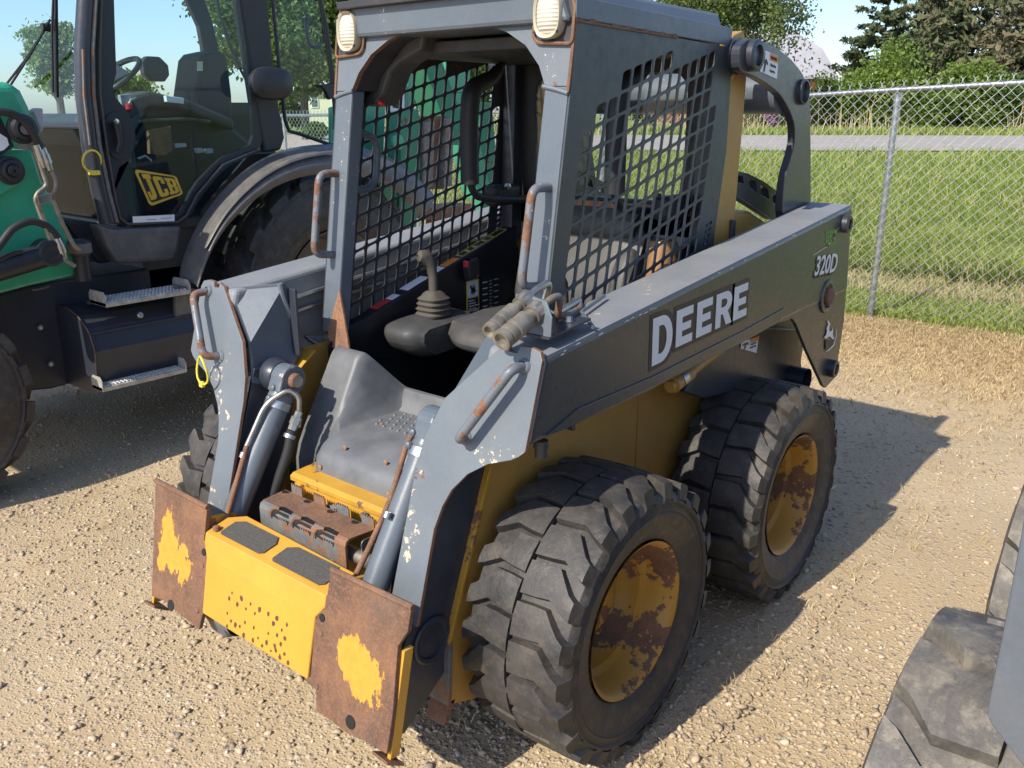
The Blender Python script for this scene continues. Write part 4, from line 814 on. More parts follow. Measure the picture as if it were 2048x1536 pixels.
# baseline of the word and unit vectors on the arm's outer face
wx = V(0, DB[1]-DA[1], DB[2]-DA[2]); wl = np.linalg.norm(wx); wx = wx/wl; wz = V(0, -wx[2], wx[1]); H = DC[2]-DA[2]
hb = H*.80
chars = [('D', 0, -.01*1, H*.90, H)]; x = H*.90*.93+.016; ew = (wl-x-.0)/4
for i, ch in enumerate('EERE'): chars.append((ch, x+i*ew, .012, ew*1.03, hb))
fnD = lambda u, v: DA+wx*u+wz*v
word('arm_lettering_outline', chars, 'decal_brown', D, fnD, (.0012, 0, 0), grow=.0125)
word('arm_lettering', chars, 'decal_white', D, fnD, (.0024, 0, 0), label='large white lettering with a brown outline on the arm')
T0 = AX(1626, 552, AO); T1 = AX(1682, 541, AO); tx = T1-T0; tx /= np.linalg.norm(tx)
text('model_number', '320D', 'decal_black', D, .100, T0+V(.0008, -.002, -.004), tx, V(0, -tx[2], tx[1]), .006, sx=1.02, shear=.1); text('model_number', '320D', 'decal_white', D, .100, T0+V(.0016, .002, .002), tx, V(0, -tx[2], tx[1]), .0015, sx=1.02, shear=.1)
# leaping deer emblem, worn, and the faded green badge
dz = lambda a, b: AX(1480+a/7.68, 600+b/7.68, AO)+V(.0016, 0, 0)
deer = [(1283, 575), (1310, 545), (1325, 500), (1330, 470), (1325, 430), (1345, 390), (1350, 360), (1335, 345), (1355, 310), (1365, 345), (1385, 360), (1372, 390), (1365, 430), (1370, 480), (1395, 480), (1415, 460), (1412, 420), (1428, 460), (1420, 520), (1430, 560), (1440, 600), (1420, 600), (1395, 580), (1380, 560), (1345, 570), (1320, 590)]
mobj('deer_emblem', [dz(a, b) for a, b in deer], [tuple(range(len(deer)))], 'decal_white', D)
mobj('emblem_ring', *joinm([([dz(1475, 440), dz(1482, 450), dz(1470, 560), dz(1440, 680), dz(1370, 760), dz(1310, 795), dz(1305, 785), dz(1360, 748), dz(1425, 670), dz(1458, 560)], [tuple(range(10))]), ([dz(1310, 610), dz(1440, 620), dz(1410, 690), dz(1360, 740), dz(1310, 770)], [(0, 1, 2, 3, 4)])]), 'decal_brown', D)
mobj('emblem_rim', [dz(1476, 440)+V(.001, 0, 0), dz(1482, 450)+V(.001, 0, 0), dz(1470, 560)+V(.001, 0, 0), dz(1440, 690)+V(.001, 0, 0), dz(1370, 765)+V(.001, 0, 0), dz(1310, 798)+V(.001, 0, 0), dz(1312, 785)+V(.001, 0, 0), dz(1362, 750)+V(.001, 0, 0), dz(1430, 675)+V(.001, 0, 0), dz(1462, 560)+V(.001, 0, 0)], [tuple(range(10))], 'decal_white', D)
bd = lambda a, b: AX(1200+a/3.413, 380+b/3.413, AO)+V(.0014, 0, 0)
mobj('faded_badge', *joinm([([bd(1538+i*14, 280+30*j-i*3), bd(1549+i*14, 277+30*j-i*3), bd(1549+i*14, 300+30*j-i*3), bd(1538+i*14, 303+30*j-i*3)], [(0, 1, 2, 3)]) for i in range(5) for j in range(3) if (i*j) % 4 != 3]+[([bd(1530, 385), bd(1610, 350), bd(1610, 356), bd(1530, 392)], [(0, 1, 2, 3)]), ([bd(1560, 375), bd(1605, 362), bd(1600, 372), bd(1560, 382)], [(0, 1, 2, 3)])]), 'decal_green', D)
mobj('badge_swoosh', [bd(a, b) for a, b in ((1452, 448), (1452, 440), (1540, 385), (1590, 330), (1610, 270), (1655, 232), (1655, 238), (1615, 275), (1596, 335), (1545, 391))], [tuple(range(10))], 'galvanised', D)
# scuffs on the arm's upper edge
sc = []
for i in range(26):
    u = R_.uniform(.02, .75) if i < 20 else R_.uniform(.75, .97); p = np.array((AO, side[0][0], side[0][1]))*(1-u)+np.array((AO, side[16][0], side[16][1]))*u; L = R_.uniform(.006, .035); h = R_.uniform(.001, .003); z = R_.uniform(-.016, -.006)
    sc.append(([p+V(.0004, 0, z), p+V(.0004, L, z+.1*L-.0005), p+V(.0004, L*.9, z+.1*L+h), p+V(.0004, L*.2, z+h)], [(0, 1, 2, 3)]))
mobj('arm_scuffs', *joinm(sc), 'decal_white', D)
# yellow cable tie on the far handle
ct = thing('cable_tie', 'yellow cable tie looped through the grab handle of the loader arm', 'cable tie', fpl(-.56, .93, -.055))
lc = V(*fpl(-.545, .955, -.05)); lp_ = [lc+V(.028*math.sin(t), -.004*math.sin(2*t), .045*math.cos(t)) for t in [2*math.pi*i/20 for i in range(21)]]
tube('strap', lp_, .0035, 'cable_tie', ct, 6); box('tie_head', lc[0]-.018, lc[0]+.0, lc[1]-.006, lc[1]+.006, lc[2]-.056, lc[2]-.038, 'cable_tie', ct, .002)
# ================================================================== terrain
FH = V(-math.sin(YAW), math.cos(YAW)); RH = V(math.cos(YAW), math.sin(YAW))
def AF(px, py, D): d = ray(px, py); return CAM+d*D/(d[0]*FH[0]+d[1]*FH[1])
def fwd(x, y): return (x-CAM[0])*FH[0]+(y-CAM[1])*FH[1]
def fenY(x): return 5.93-.06*(x+.47)
def fenZ(x): return np.interp(x, [-30, -9, -5, -3.3, -.5, .4, 2, 4, 12], [-.22, -.215, -.175, -.13, 0, .035, .09, .14, .2])
RD0, RD1 = 30., 40.
Z30 = AF(1760, 303, RD0)[2]; Z40 = AF(1760, 272, RD1)[2]; Z60 = AF(1760, 258, 60)[2]
def gz(x, y):
    x = np.asarray(x, float); y = np.asarray(y, float); D = fwd(x, y); s = y-fenY(x); zf = fenZ(x)
    far = np.interp(D, [6, 12, 22, 29.5, RD0, RD1, 41, 60, 140, 1500], [0, .06, .25, Z30-.06, Z30, Z40, Z40+.02, Z60, Z60+.5, Z60+.5])
    k = np.clip(s/3.0, 0, 1); k = k*k*(3-2*k)
    k0 = np.clip((s+1.6)/1.6, 0, 1); k0 = k0*k0*(3-2*k0)
    w = np.clip((9-D)/4, 0, 1)
    und = .006*np.sin(3.1*x+1.7*y)+.005*np.sin(5.3*y-2.2*x+1)+.004*np.sin(9*x+7*y)
    rut = -.012*np.exp(-((x-1.05)/.2)**2)-.01*np.exp(-((x+1.5)/.25)**2)
    near = np.where((np.abs(x) < 1.0) & (y > -.9) & (y < 1.6), .2, 1.)
    return np.where(s < 0, zf*k0, zf*(1-k)+np.maximum(far, zf)*k)+und*near*np.clip((14-D)/6, 0, 1)+rut*np.clip((5-y)/3, 0, 1)*near
def sheet(name, us, vs_, fn, mat, kind='structure'):
    us = np.asarray(us); vs_ = np.asarray(vs_); U, W_ = np.meshgrid(us, vs_, indexing='ij'); X, Y, Z = fn(U.ravel(), W_.ravel()); n, m = len(us), len(vs_)
    i = np.arange((n-1)*(m-1)); a = (i//(m-1))*m+i % (m-1); F = np.stack([a, a+m, a+m+1, a+1], 1)
    me = bpy.data.meshes.new(name); me.from_pydata(np.stack([X, Y, Z], 1).tolist(), [], F.tolist()); me.materials.append(M[mat]); me.polygons.foreach_set('use_smooth', [True]*len(F)); me.update()
    o = bpy.data.objects.new(name, me); COL.objects.link(o); o['kind'] = kind; return o
def ground_mat():
    t = NT('ground_gravel'); geo = t.new('ShaderNodeNewGeometry'); P = geo.outputs['Position']
    a = t.noise(.9, 6, .65, vec=P); b = t.noise(5, 6, .65, vec=P); v1 = t.vor(95, vec=P, out='Color'); vd = t.vor(95, vec=P); v2 = t.vor(42, vec=P, out='Color'); vd2 = t.vor(42, vec=P)
    sep = t.new('ShaderNodeSeparateColor'); t.l(v1, sep.inputs[0]); sep2 = t.new('ShaderNodeSeparateColor'); t.l(v2, sep2.inputs[0])
    c = t.mix(t.mr(a, .35, .65), (.42, .315, .185), (.49, .385, .245))
    st = t.mix(sep.outputs[0], (.30, .24, .175), (.60, .49, .35)); c = t.mix(t.mr(vd, .25, .55, .55, .05), c, st)
    st2 = t.mix(sep2.outputs[1], (.26, .225, .19), (.58, .50, .40)); c = t.mix(t.math('MULTIPLY', t.mr(vd2, .2, .4, 1, 0), t.mr(sep2.outputs[0], .45, .55)), c, st2)
    c = t.mix(t.mr(b, .45, .75, 0, .45), c, (.47, .35, .20))
    sx = t.new('ShaderNodeSeparateXYZ'); t.l(P, sx.inputs[0])
    fl = t.math('SUBTRACT', sx.outputs[1], t.math('SUBTRACT', 5.9, t.math('MULTIPLY', sx.outputs[0], .06)))
    wob = t.math('MULTIPLY', t.math('SUBTRACT', t.noise(1.3, 4, .6, vec=P), .5), 1.6)
    dry = t.mr(t.math('ADD', fl, wob), -2.6, -1.1, 0, .85)           # dead grass towards the fence
    c = t.mix(dry, c, t.mix(t.mr(t.noise(30, 4, .7, vec=P), .35, .65), (.42, .30, .165), (.60, .46, .26)))
    grn = t.mr(t.math('ADD', fl, t.math('MULTIPLY', wob, .5)), -.35, .1)
    gc = t.mix(t.mr(t.noise(6, 4, .6, vec=P), .3, .7), (.17, .225, .045), (.27, .31, .085)); c = t.mix(grn, c, gc)
    h = t.math('ADD', t.math('MULTIPLY', t.mr(vd, .0, .5, 1, 0), .5), t.math('MULTIPLY', t.mr(vd2, 0, .5, 1, 0), t.mr(sep2.outputs[0], .45, .55)))
    t.bump(t.math('ADD', h, t.math('MULTIPLY', t.noise(200, 3, .6, vec=P), .3)), .8, .007)
    t.set(Base_Color=c, Roughness=.92, Specular_IOR_Level=.2); M['ground_gravel'] = t.m
ground_mat()
gu = np.concatenate([-np.geomspace(900, 6.2, 40), np.linspace(-6, 5, 200), np.geomspace(5.2, 900, 40)]); gv = np.concatenate([-np.geomspace(900, 3.2, 30), np.linspace(-3, 8, 200), np.geomspace(8.1, 60, 110), np.geomspace(63, 1500, 40)])
sheet('ground', gu, gv, lambda u, v: (u, v, gz(u, v)), 'ground_gravel')
t = NT('road_asphalt'); c = t.mix(t.mr(t.noise(2, 5, .6), .3, .7), (.30, .275, .25), (.38, .35, .32)); t.set(Base_Color=c, Roughness=.9); M['road_asphalt'] = t.m
sheet('road', np.linspace(-60, 60, 60), np.array([RD0, 33, 37, RD1]), lambda u, v: (lambda x, y: (x, y, gz(x, y)+.03))(CAM[0]+RH[0]*u+FH[0]*v, CAM[1]+RH[1]*u+FH[1]*v), 'road_asphalt')
# ------------------------------------------------------------------ numpy meshes
def npmesh(name, vs, fs, mat, tint=None, parent=None, smooth=False):
    me = bpy.data.meshes.new(name); n = len(vs); k = fs.shape[1]
    me.vertices.add(n); me.vertices.foreach_set('co', vs.astype(np.float32).ravel()); me.loops.add(fs.size); me.loops.foreach_set('vertex_index', fs.astype(np.int32).ravel())
    me.polygons.add(len(fs)); me.polygons.foreach_set('loop_start', np.arange(0, fs.size, k, dtype=np.int32))
    me.update(calc_edges=True)
    if smooth: me.polygons.foreach_set('use_smooth', np.ones(len(fs), bool))
    if tint is not None: at = me.attributes.new('tint', 'FLOAT', 'POINT'); at.data.foreach_set('value', tint.astype(np.float32))
    me.materials.append(M[mat]); o = bpy.data.objects.new(name, me); link(o, parent); return o
def tintmat(name, stops, rough=.8, trans=0., bump=0., spec=.3):
    t = NT(name); at = t.new('ShaderNodeAttribute', attribute_name='tint'); r = t.new('ShaderNodeValToRGB'); t.l(at.outputs['Fac'], r.inputs[0]); e = r.color_ramp.elements
    while len(e) < len(stops): e.new(.5)
    for i, (p, c) in enumerate(stops): e[i].position = p; e[i].color = (*c, 1)
    t.set(Base_Color=r.outputs[0], Roughness=rough, Specular_IOR_Level=spec)
    if bump: t.bump(t.noise(150, 3, .6), .5, bump)
    if trans:
        tr = t.new('ShaderNodeBsdfTranslucent'); t.l(r.outputs[0], tr.inputs[0]); mx = t.new('ShaderNodeMixShader'); mx.inputs[0].default_value = trans; t.l(t.b.outputs[0], mx.inputs[1]); t.l(tr.outputs[0], mx.inputs[2]); t.l(mx.outputs[0], t.n['Material Output'].inputs[0])
    M[name] = t.m
tintmat('stone', [(0, (.24, .20, .16)), (.25, (.36, .29, .205)), (.6, (.47, .37, .25)), (.85, (.54, .44, .32)), (1, (.64, .56, .45))], .85, bump=.0008)
tintmat('grass_blade', [(0, (.16, .235, .04)), (.45, (.29, .36, .075)), (.7, (.41, .43, .14)), (.85, (.48, .40, .20)), (1, (.60, .50, .30))], .7, .35)
tintmat('straw', [(0, (.32, .21, .11)), (.4, (.50, .37, .19)), (.8, (.64, .51, .28)), (1, (.70, .60, .38))], .8, .2)
tintmat('leaf', [(0, (.055, .10, .022)), (.5, (.105, .175, .04)), (1, (.19, .25, .07))], .6, .35)
tintmat('leaf_bright', [(0, (.10, .165, .03)), (.5, (.18, .27, .05)), (1, (.29, .36, .10))], .6, .4)
tintmat('leaf_dark', [(0, (.045, .075, .038)), (.5, (.09, .13, .06)), (.8, (.145, .155, .08)), (1, (.19, .165, .10))], .7, .2)
tintmat('leaf_willow', [(0, (.08, .12, .03)), (.5, (.15, .20, .06)), (1, (.26, .29, .12))], .6, .4)
plain('bark', (.10, .08, .06), .9, var=.3, scale=6); plain('reed_stalk', (.45, .36, .21), .8)
# ------------------------------------------------------------------ loose stones on the ground
ICO = np.array([(-.526, 0, .851), (.526, 0, .851), (-.526, 0, -.851), (.526, 0, -.851), (0, .851, .526), (0, .851, -.526), (0, -.851, .526), (0, -.851, -.526), (.851, .526, 0), (-.851, .526, 0), (.851, -.526, 0), (-.851, -.526, 0)])
ICF = np.array([(1, 4, 0), (4, 9, 0), (4, 5, 9), (8, 5, 4), (1, 8, 4), (1, 10, 8), (10, 3, 8), (8, 3, 5), (3, 2, 5), (3, 7, 2), (3, 10, 7), (10, 6, 7), (6, 11, 7), (6, 0, 11), (6, 1, 0), (10, 1, 6), (11, 0, 9), (2, 11, 9), (5, 2, 9), (11, 2, 7)])
def stones(name, x, y, r, tint):
    n = len(x); base = ICO[None]*rng.uniform(.58, 1.25, (n, 12, 1)); sc = np.stack([r*rng.uniform(.8, 1.35, n), r*rng.uniform(.6, 1.0, n), r*rng.uniform(.38, .68, n)], 1); p = base*sc[:, None]
    a = rng.uniform(0, 6.28, n); tl = rng.normal(0, .25, n); ct, st = np.cos(tl)[:, None], np.sin(tl)[:, None]; p = np.stack([p[..., 0]*ct+p[..., 2]*st, p[..., 1], -p[..., 0]*st+p[..., 2]*ct], -1)
    c, s = np.cos(a)[:, None], np.sin(a)[:, None]; p = np.stack([p[..., 0]*c-p[..., 1]*s, p[..., 0]*s+p[..., 1]*c, p[..., 2]], -1); p += np.stack([x, y, gz(x, y)+r*rng.uniform(.02, .28, n)], 1)[:, None]
    return npmesh(name, p.reshape(-1, 3), (ICF[None]+12*np.arange(n)[:, None, None]).reshape(-1, 3), 'stone', np.repeat(tint, 12))
# points spread by their size in the view: nearer ground gets more, but laid out on the ground itself
def scatter(n, x0, x1, y0, y1, fall=1.6, near=1.6):
    X = []; Y = []; c = 0
    while c < n:
        x = rng.uniform(x0, x1, n*2); y = rng.uniform(y0, y1, n*2); d = np.hypot(x-CAM[0], y-CAM[1]); k = rng.random(n*2) < np.minimum(1, (near/np.maximum(d, .3))**fall); X.append(x[k]); Y.append(y[k]); c += k.sum()
    return np.concatenate(X)[:n], np.concatenate(Y)[:n]
xs_, ys_ = scatter(80000, -5.0, 2.6, -2.2, 5.0, 1.7, 2.0)
cl_ = np.sin(1.9*xs_+.7*ys_)+np.sin(2.7*ys_-1.3*xs_+1.)+.8*np.sin(5.1*xs_+3.3*ys_)
keep = (rng.random(len(xs_)) < .62+.2*cl_) ; xs_, ys_ = xs_[keep], ys_[keep]
rr = np.clip(rng.lognormal(math.log(.0060), .42, len(xs_)), .003, .017)
g_ = stones('gravel', xs_, ys_, rr, np.clip(rng.normal(.50, .22, len(xs_)), 0, 1)); g_['kind'] = 'stuff'; g_['label'] = 'loose tan and grey gravel covering the yard'; g_['category'] = 'gravel'
# ------------------------------------------------------------------ blades
def blades(name, x, y, h, w, mat, tint, lean=.35, parent=None, z=None):
    n = len(x); z = gz(x, y) if z is None else z; a = rng.uniform(0, 6.28, n); b = rng.uniform(0, 6.28, n); ln = h*np.abs(rng.normal(lean, .25, n)); B = np.stack([x, y, z-.01], 1); wv = np.stack([np.cos(a), np.sin(a), 0*a], 1)*w[:, None]; lv = np.stack([np.cos(b), np.sin(b), 0*b], 1)*ln[:, None]; up = np.array([0, 0, 1.])[None]*h[:, None]
    P = np.stack([B-wv, B+wv, B+lv*.35+up*.6+wv*.7, B+lv*.35+up*.6-wv*.7, B+lv+up*(1-.25*(ln/np.maximum(h, 1e-6))[:, None])], 1)
    k = 5*np.arange(n)[:, None]; F = np.concatenate([k+np.array([[0, 1, 2]]), k+np.array([[0, 2, 3]]), k+np.array([[3, 2, 4]])]); o = npmesh(name, P.reshape(-1, 3), F, mat, np.repeat(np.clip(tint, 0, 1), 5), parent); return o
def viewpts(n, px0, px1, d0, d1, p=1.):
    """points on the ground in a wedge seen from the yard: even in 1/distance"""
    q = rng.random(n)**p; D = 1/(1/d0+(1/d1-1/d0)*q); px = rng.uniform(px0, px1, n); x = CAM[0]+FH[0]*D+RH[0]*D*(px-1024)/FPX; y = CAM[1]+FH[1]*D+RH[1]*D*(px-1024)/FPX; return x, y, D
x, y, D_ = viewpts(150000, 350, 2350, 6.6, 29.6, .9); s_ = y-fenY(x); k = s_ > .02; x, y, D_, s_ = x[k], y[k], D_[k], s_[k]
clump = .5+.25*np.sin(1.3*x+.9*y)+.25*np.sin(2.9*x-2.1*y)
h = np.where(s_ < 1.2, .06+.06*rng.random(len(x)), (.15+.24*rng.random(len(x)))*(.7+.6*clump)); h = np.where((s_ > 1.15) & (s_ < 2.0), .05+.10*rng.random(len(x)), h)
tn = np.clip(rng.normal(.33, .2, len(x))+.12*(clump-.5), 0, 1); tn = np.where((s_ > 1.15) & (s_ < 2.05), np.clip(rng.normal(.86, .15, len(x)), 0, 1), tn); tn = np.where(rng.random(len(x)) < .06, .92, tn); tn = np.where(s_ < 1.15, tn+.12, tn)
o = blades('grass', x, y, h, .0022+.00042*D_, 'grass_blade', tn, .75); o['kind'] = 'stuff'
# dry grass and straw between the gravel and the fence, with wisps over the gravel
x = rng.uniform(-4.5, 4.0, 150000); y = fenY(x)-np.abs(rng.normal(0, 1.0, 150000))+.05; k = (y > 2.3); x, y = x[k], y[k]
pr = np.where((np.abs(x) < .95) & (y < 1.9), 0, 1); k = rng.random(len(x)) < pr; x, y = x[k], y[k]
o = blades('dry_grass', x, y, .018+.055*rng.random(len(x))**2, .0020+.0012*rng.random(len(x)), 'straw', np.clip(rng.normal(.5, .25, len(x)), 0, 1), 1.3); o['kind'] = 'stuff'
# low weeds and straw wisps: along the machine, by the shade line and scattered
wx_ = []; wy_ = []
for i in range(230):
    if i < 70: cx, cy = R_.uniform(.82, 1.1), R_.uniform(-.2, 3.8)
    elif i < 120: cx, cy = R_.uniform(-2.3, -1.5), R_.uniform(-.7, 1.2)
    else: cx, cy = R_.uniform(-3, 2.2), R_.uniform(-1.4, 4.6)
    m = R_.randint(5, 16); wx_ += list(rng.normal(cx, .022, m)); wy_ += list(rng.normal(cy, .022, m))
x = np.array(wx_); y = np.array(wy_); o = blades('weeds', x, y, .02+.05*rng.random(len(x)), .0010+.0008*rng.random(len(x)), 'straw', np.clip(rng.normal(.6, .25, len(x)), 0, 1), .8); o['kind'] = 'stuff'
x, y = scatter(4500, -4.5, 2.4, -2, 4.6, 1.4, 1.8); o = blades('straw_litter', x, y, .006+.008*rng.random(len(x)), .0009+.0006*rng.random(len(x)), 'straw', np.clip(rng.normal(.6, .2, len(x)), 0, 1), 4.); o['kind'] = 'stuff'
# tall dry stalks and grass beyond the road
x, y, D_ = viewpts(26000, 900, 2250, 40.6, 56, 1.); hh = .12+.35*rng.random(len(x)); o = blades('verge_grass', x, y, hh, .02+.02*rng.random(len(x)), 'grass_blade', np.clip(rng.normal(.42, .2, len(x)), 0, 1), .3); o['kind'] = 'stuff'
x, y, D_ = viewpts(1100, 900, 2200, 41, 47, 1.); k = (np.sin(x*.9)+np.sin(x*.37+y*.2) > -.3); x, y = x[k], y[k]; o = blades('dry_reeds', x, y, .5+1.7*rng.random(len(x))**2, .008+.010*rng.random(len(x)), 'straw', np.clip(rng.normal(.75, .15, len(x)), 0, 1), .12); o['kind'] = 'stuff'
# ================================================================== chain link fence
FN = thing('chain_link_fence', 'galvanised chain link fence with top rail behind the yard', 'fence', (-.47, 5.93, 0))
fx0, fx1 = -13.0, 6.2
def fp3(x, h): return (x, fenY(x), fenZ(x)+h)
RH_ = 1.915
tube('top_rail', [fp3(x, RH_) for x in np.linspace(fx0, fx1, 24)], .021, 'galvanised', FN, 12)
for x in (-12.47, -9.47, -6.47, -3.47, -.47, 2.53, 5.53):
    z0 = float(gz(x, fenY(x)))
    tube('post', [(x, fenY(x)+.03, z0-.1), (x, fenY(x)+.03, fenZ(x)+RH_-.03)], .027, 'galvanised', FN, 14)
    c = V(*fp3(x, RH_)); tube('post_cap', [c+V(0, .03, -.09), c+V(0, .03, -.03), c+V(0, .0, .027)], [.031, .030, .012], 'galvanised', FN, 14)
    lathe('rail_loop', [(-.018, .024), (.018, .024)], c, (1, 0, 0), 'galvanised', FN, 16)
    for zz in (.25, .75, 1.3): lathe('tie_wire', [(-.004, .029), (.004, .029)], (x, fenY(x)+.03, fenZ(x)+zz), (0, 0, 1), 'fence_wire', FN, 12)
P = .088; H0, H1 = .10, 1.965; hr = P/2; nz = int((H1-H0)/hr); verts = []; faces = []
nw = int((fx1-fx0)/(P/2))
for k in range(nw):
    xa = fx0+k*P/2; pts = []; ph = k % 2
    for j in range(nz+1):
        xx = xa+(P*.52 if (j+ph) % 2 else -P*.02); yo = .003*(1 if (j+ph) % 2 else -1)
        pts.append((xx, fenY(xx)-.026+yo, fenZ(xx)+H0+j*hr))
    # twisted barb at the top
    xt = xa+P*.25; pts.append((pts[-1][0], pts[-1][1], pts[-1][2]+.020)); pts.append((pts[-1][0]+(.016 if ph else -.016), pts[-1][1], pts[-1][2]+.018))
    r = .0024; n0 = len(verts)
    for (a, b, c) in pts: verts += [(a-r, b-r*.6, c), (a+r, b-r*.6, c), (a, b+r, c)]
    for j in range(len(pts)-1):
        q = n0+3*j; faces += [(q, q+1, q+4, q+3), (q+1, q+2, q+5, q+4), (q+2, q, q+3, q+5)]
o = mobj('wire_mesh', verts, faces, 'fence_wire', FN, smooth=False); o['kind'] = 'stuff'
# ================================================================== trees
def leafquads(C_, size, tint, flat=.0, asp=.6):
    n = len(C_); a = rng.normal(size=(n, 3)); a[:, 2] *= (1-flat); a /= np.linalg.norm(a, axis=1)[:, None]; b = rng.normal(size=(n, 3)); b -= (b*a).sum(1)[:, None]*a; b /= np.linalg.norm(b, axis=1)[:, None]; s = (size*rng.uniform(.6, 1.3, n))[:, None]
    P_ = np.stack([C_-a*s, C_+b*s*asp, C_+a*s, C_-b*s*asp], 1); return P_.reshape(-1, 3), np.arange(4*n).reshape(-1, 4), np.repeat(np.clip(tint, 0, 1), 4)
def clumps(cen, rad, n, ncl, crad=.28, shell=.75):
    """cluster centres near the surface of an ellipsoid, leaves gathered round each"""
    d = rng.normal(size=(ncl, 3)); d /= np.linalg.norm(d, axis=1)[:, None]; q = np.clip(rng.normal(shell, .2, ncl), .15, 1.08)[:, None]; cc = np.asarray(cen)+d*q*np.asarray(rad)*rng.uniform(.8, 1.15, (ncl, 1))
    i = rng.integers(0, ncl, n); cr_ = crad*np.mean(rad)*rng.uniform(.6, 1.4, ncl); P_ = cc[i]+rng.normal(size=(n, 3))*cr_[i][:, None]*np.array([.6, .6, .45]); tn = np.clip(.5+.18*rng.normal(size=n)+.15*rng.normal(size=ncl)[i], 0, 1); return P_, tn, cc
def base_of(px, D): p = AF(px, 250, D); return V(p[0], p[1], float(gz(p[0], p[1])))
def top_z(px, py, D): return AF(px, py, D)[2]
def tree(name, label, px, D, ytop, wpx, mat, n=14000, size=.16, cz=.62, group='trees beyond the road', ncl=70, trunk=.2, hang=0, ybot=None, crad=.28):
    b = base_of(px, D); zt = top_z(px, ytop, D); Ht = zt-b[2]; T_ = thing(name, label, 'tree' if Ht > 3 else 'shrub', b, group)
    rw = wpx/2*D/FPX; zb = b[2]+Ht*(1-cz) if ybot is None else top_z(px, ybot, D); cen = V(b[0], b[1], (zt+zb)/2); rad = V(rw, rw, (zt-zb)/2)
    P_, tn, cc = clumps(cen, rad, n, ncl, crad)
    if hang: P_[:, 2] -= np.abs(rng.normal(0, hang, n))*(np.hypot(P_[:, 0]-b[0], P_[:, 1]-b[1])/rw)
    v, f, tt = leafquads(P_, np.full(n, size), tn); npmesh('crown', v, f, mat, tt, T_)
    parts = [tubev([b-V(0, 0, .2), b+V(.1, 0, Ht*.3), cen], [trunk, trunk*.75, trunk*.3], 8)]
    for c in cc[:: max(1, len(cc)//14)]: st = b+(cen-b)*R_.uniform(.35, .85); parts.append(tubev([st, (st+c)/2+V(0, 0, .1*rw), c], [trunk*.3, trunk*.18, trunk*.06], 5))
    mobj('trunk', *joinm(parts), 'bark', T_, smooth=True); return T_
def conifer(name, label, px, D, ytop, wpx, mat, group, loose=0., n_lv=26, per=11, size=.22, brown=0.):
    b = base_of(px, D); zt = top_z(px, ytop, D); Ht = zt-b[2]; T_ = thing(name, label, 'tree', b, group); rw = wpx/2*D/FPX; C_ = []; tn = []; parts = [tubev([b-V(0, 0, .2), b+V(0, 0, Ht*.97)], [.022*Ht, .03], 8)]
    for l in range(n_lv):
        q = (l+R_.random())/n_lv; z = b[2]+Ht*(.06+.94*q); L = rw*(1-q)**.75*(1.0 if not loose else (.5+R_.random()*.75))+.15
        for k in range(per if not loose else max(4, per-5)):
            a = R_.uniform(0, 6.28); L2 = L*R_.uniform(.65, 1.15); dr = R_.uniform(-.05, .22) if not loose else R_.uniform(-.25, .1); m = int((34 if not loose else 75)*(.4+L2/rw)); u_ = rng.random(m)**.7 if not loose else .45+.55*rng.random(m)**.8
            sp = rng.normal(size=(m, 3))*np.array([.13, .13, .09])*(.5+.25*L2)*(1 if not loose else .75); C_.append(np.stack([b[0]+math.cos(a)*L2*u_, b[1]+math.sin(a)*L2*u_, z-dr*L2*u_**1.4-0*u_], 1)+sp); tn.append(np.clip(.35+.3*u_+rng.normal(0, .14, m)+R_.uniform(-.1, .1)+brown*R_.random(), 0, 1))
            if k % 2 == 0: parts.append(tubev([V(b[0], b[1], z), V(b[0]+math.cos(a)*L2*.9, b[1]+math.sin(a)*L2*.9, z-dr*L2*.8)], [.03, .01], 4))
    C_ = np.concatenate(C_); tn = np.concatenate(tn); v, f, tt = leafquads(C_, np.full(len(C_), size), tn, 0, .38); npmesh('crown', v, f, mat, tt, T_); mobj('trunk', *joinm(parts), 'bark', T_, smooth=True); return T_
G1 = 'conifers beyond the road'; G2 = 'shrubs beyond the road'
tree('willow_tree', 'pale green willow with drooping outer twigs left of the barn roof', 1420, 48, -190, 310, 'leaf_willow', 34000, .095, ybot=95, hang=1.3, ncl=90, crad=.2)
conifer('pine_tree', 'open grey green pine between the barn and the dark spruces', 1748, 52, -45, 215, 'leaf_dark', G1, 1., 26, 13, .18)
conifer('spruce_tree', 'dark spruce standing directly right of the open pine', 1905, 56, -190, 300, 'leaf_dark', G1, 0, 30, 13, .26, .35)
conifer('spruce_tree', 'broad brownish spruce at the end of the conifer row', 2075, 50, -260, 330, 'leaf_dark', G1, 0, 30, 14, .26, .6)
conifer('spruce_tree', 'thin spruce behind the open pine', 1825, 64, -60, 170, 'leaf_dark', G1, 0, 24, 10, .26, .2)
for i, (px, D, yt, w, m, lab) in enumerate(((1655, 58, 168, 110, 'leaf', 'low dark bush at the foot of the barn wall'), (1765, 47, 112, 170, 'leaf_bright', 'rounded light green bush below the open pine'), (1850, 46, 150, 120, 'leaf_bright', 'middle light green bush in the roadside hedge'), (1925, 47, 128, 130, 'leaf_bright', 'tallest yellow green bush below the dark spruce'), (2010, 46, 165, 130, 'leaf', 'mid green bush below the brownish spruce'), (2110, 46, 150, 150, 'leaf', 'dark green bush at the hedge end past the spruce'), (1700, 50, 165, 110, 'leaf', 'dark bush under the pine branches beside the barn'), (1560, 60, 178, 140, 'leaf', 'low bush seen through the arch of the rear link'))):
    tree('roadside_bush', lab, px, D, yt, w, m, 12000, .10, .97, G2, 40, .06, crad=.34)
tree('leafy_tree', 'tall bright leafy tree behind the green tractor cab', 610, 40, -140, 330, 'leaf', 42000, .11, ybot=185, ncl=110, crad=.2)
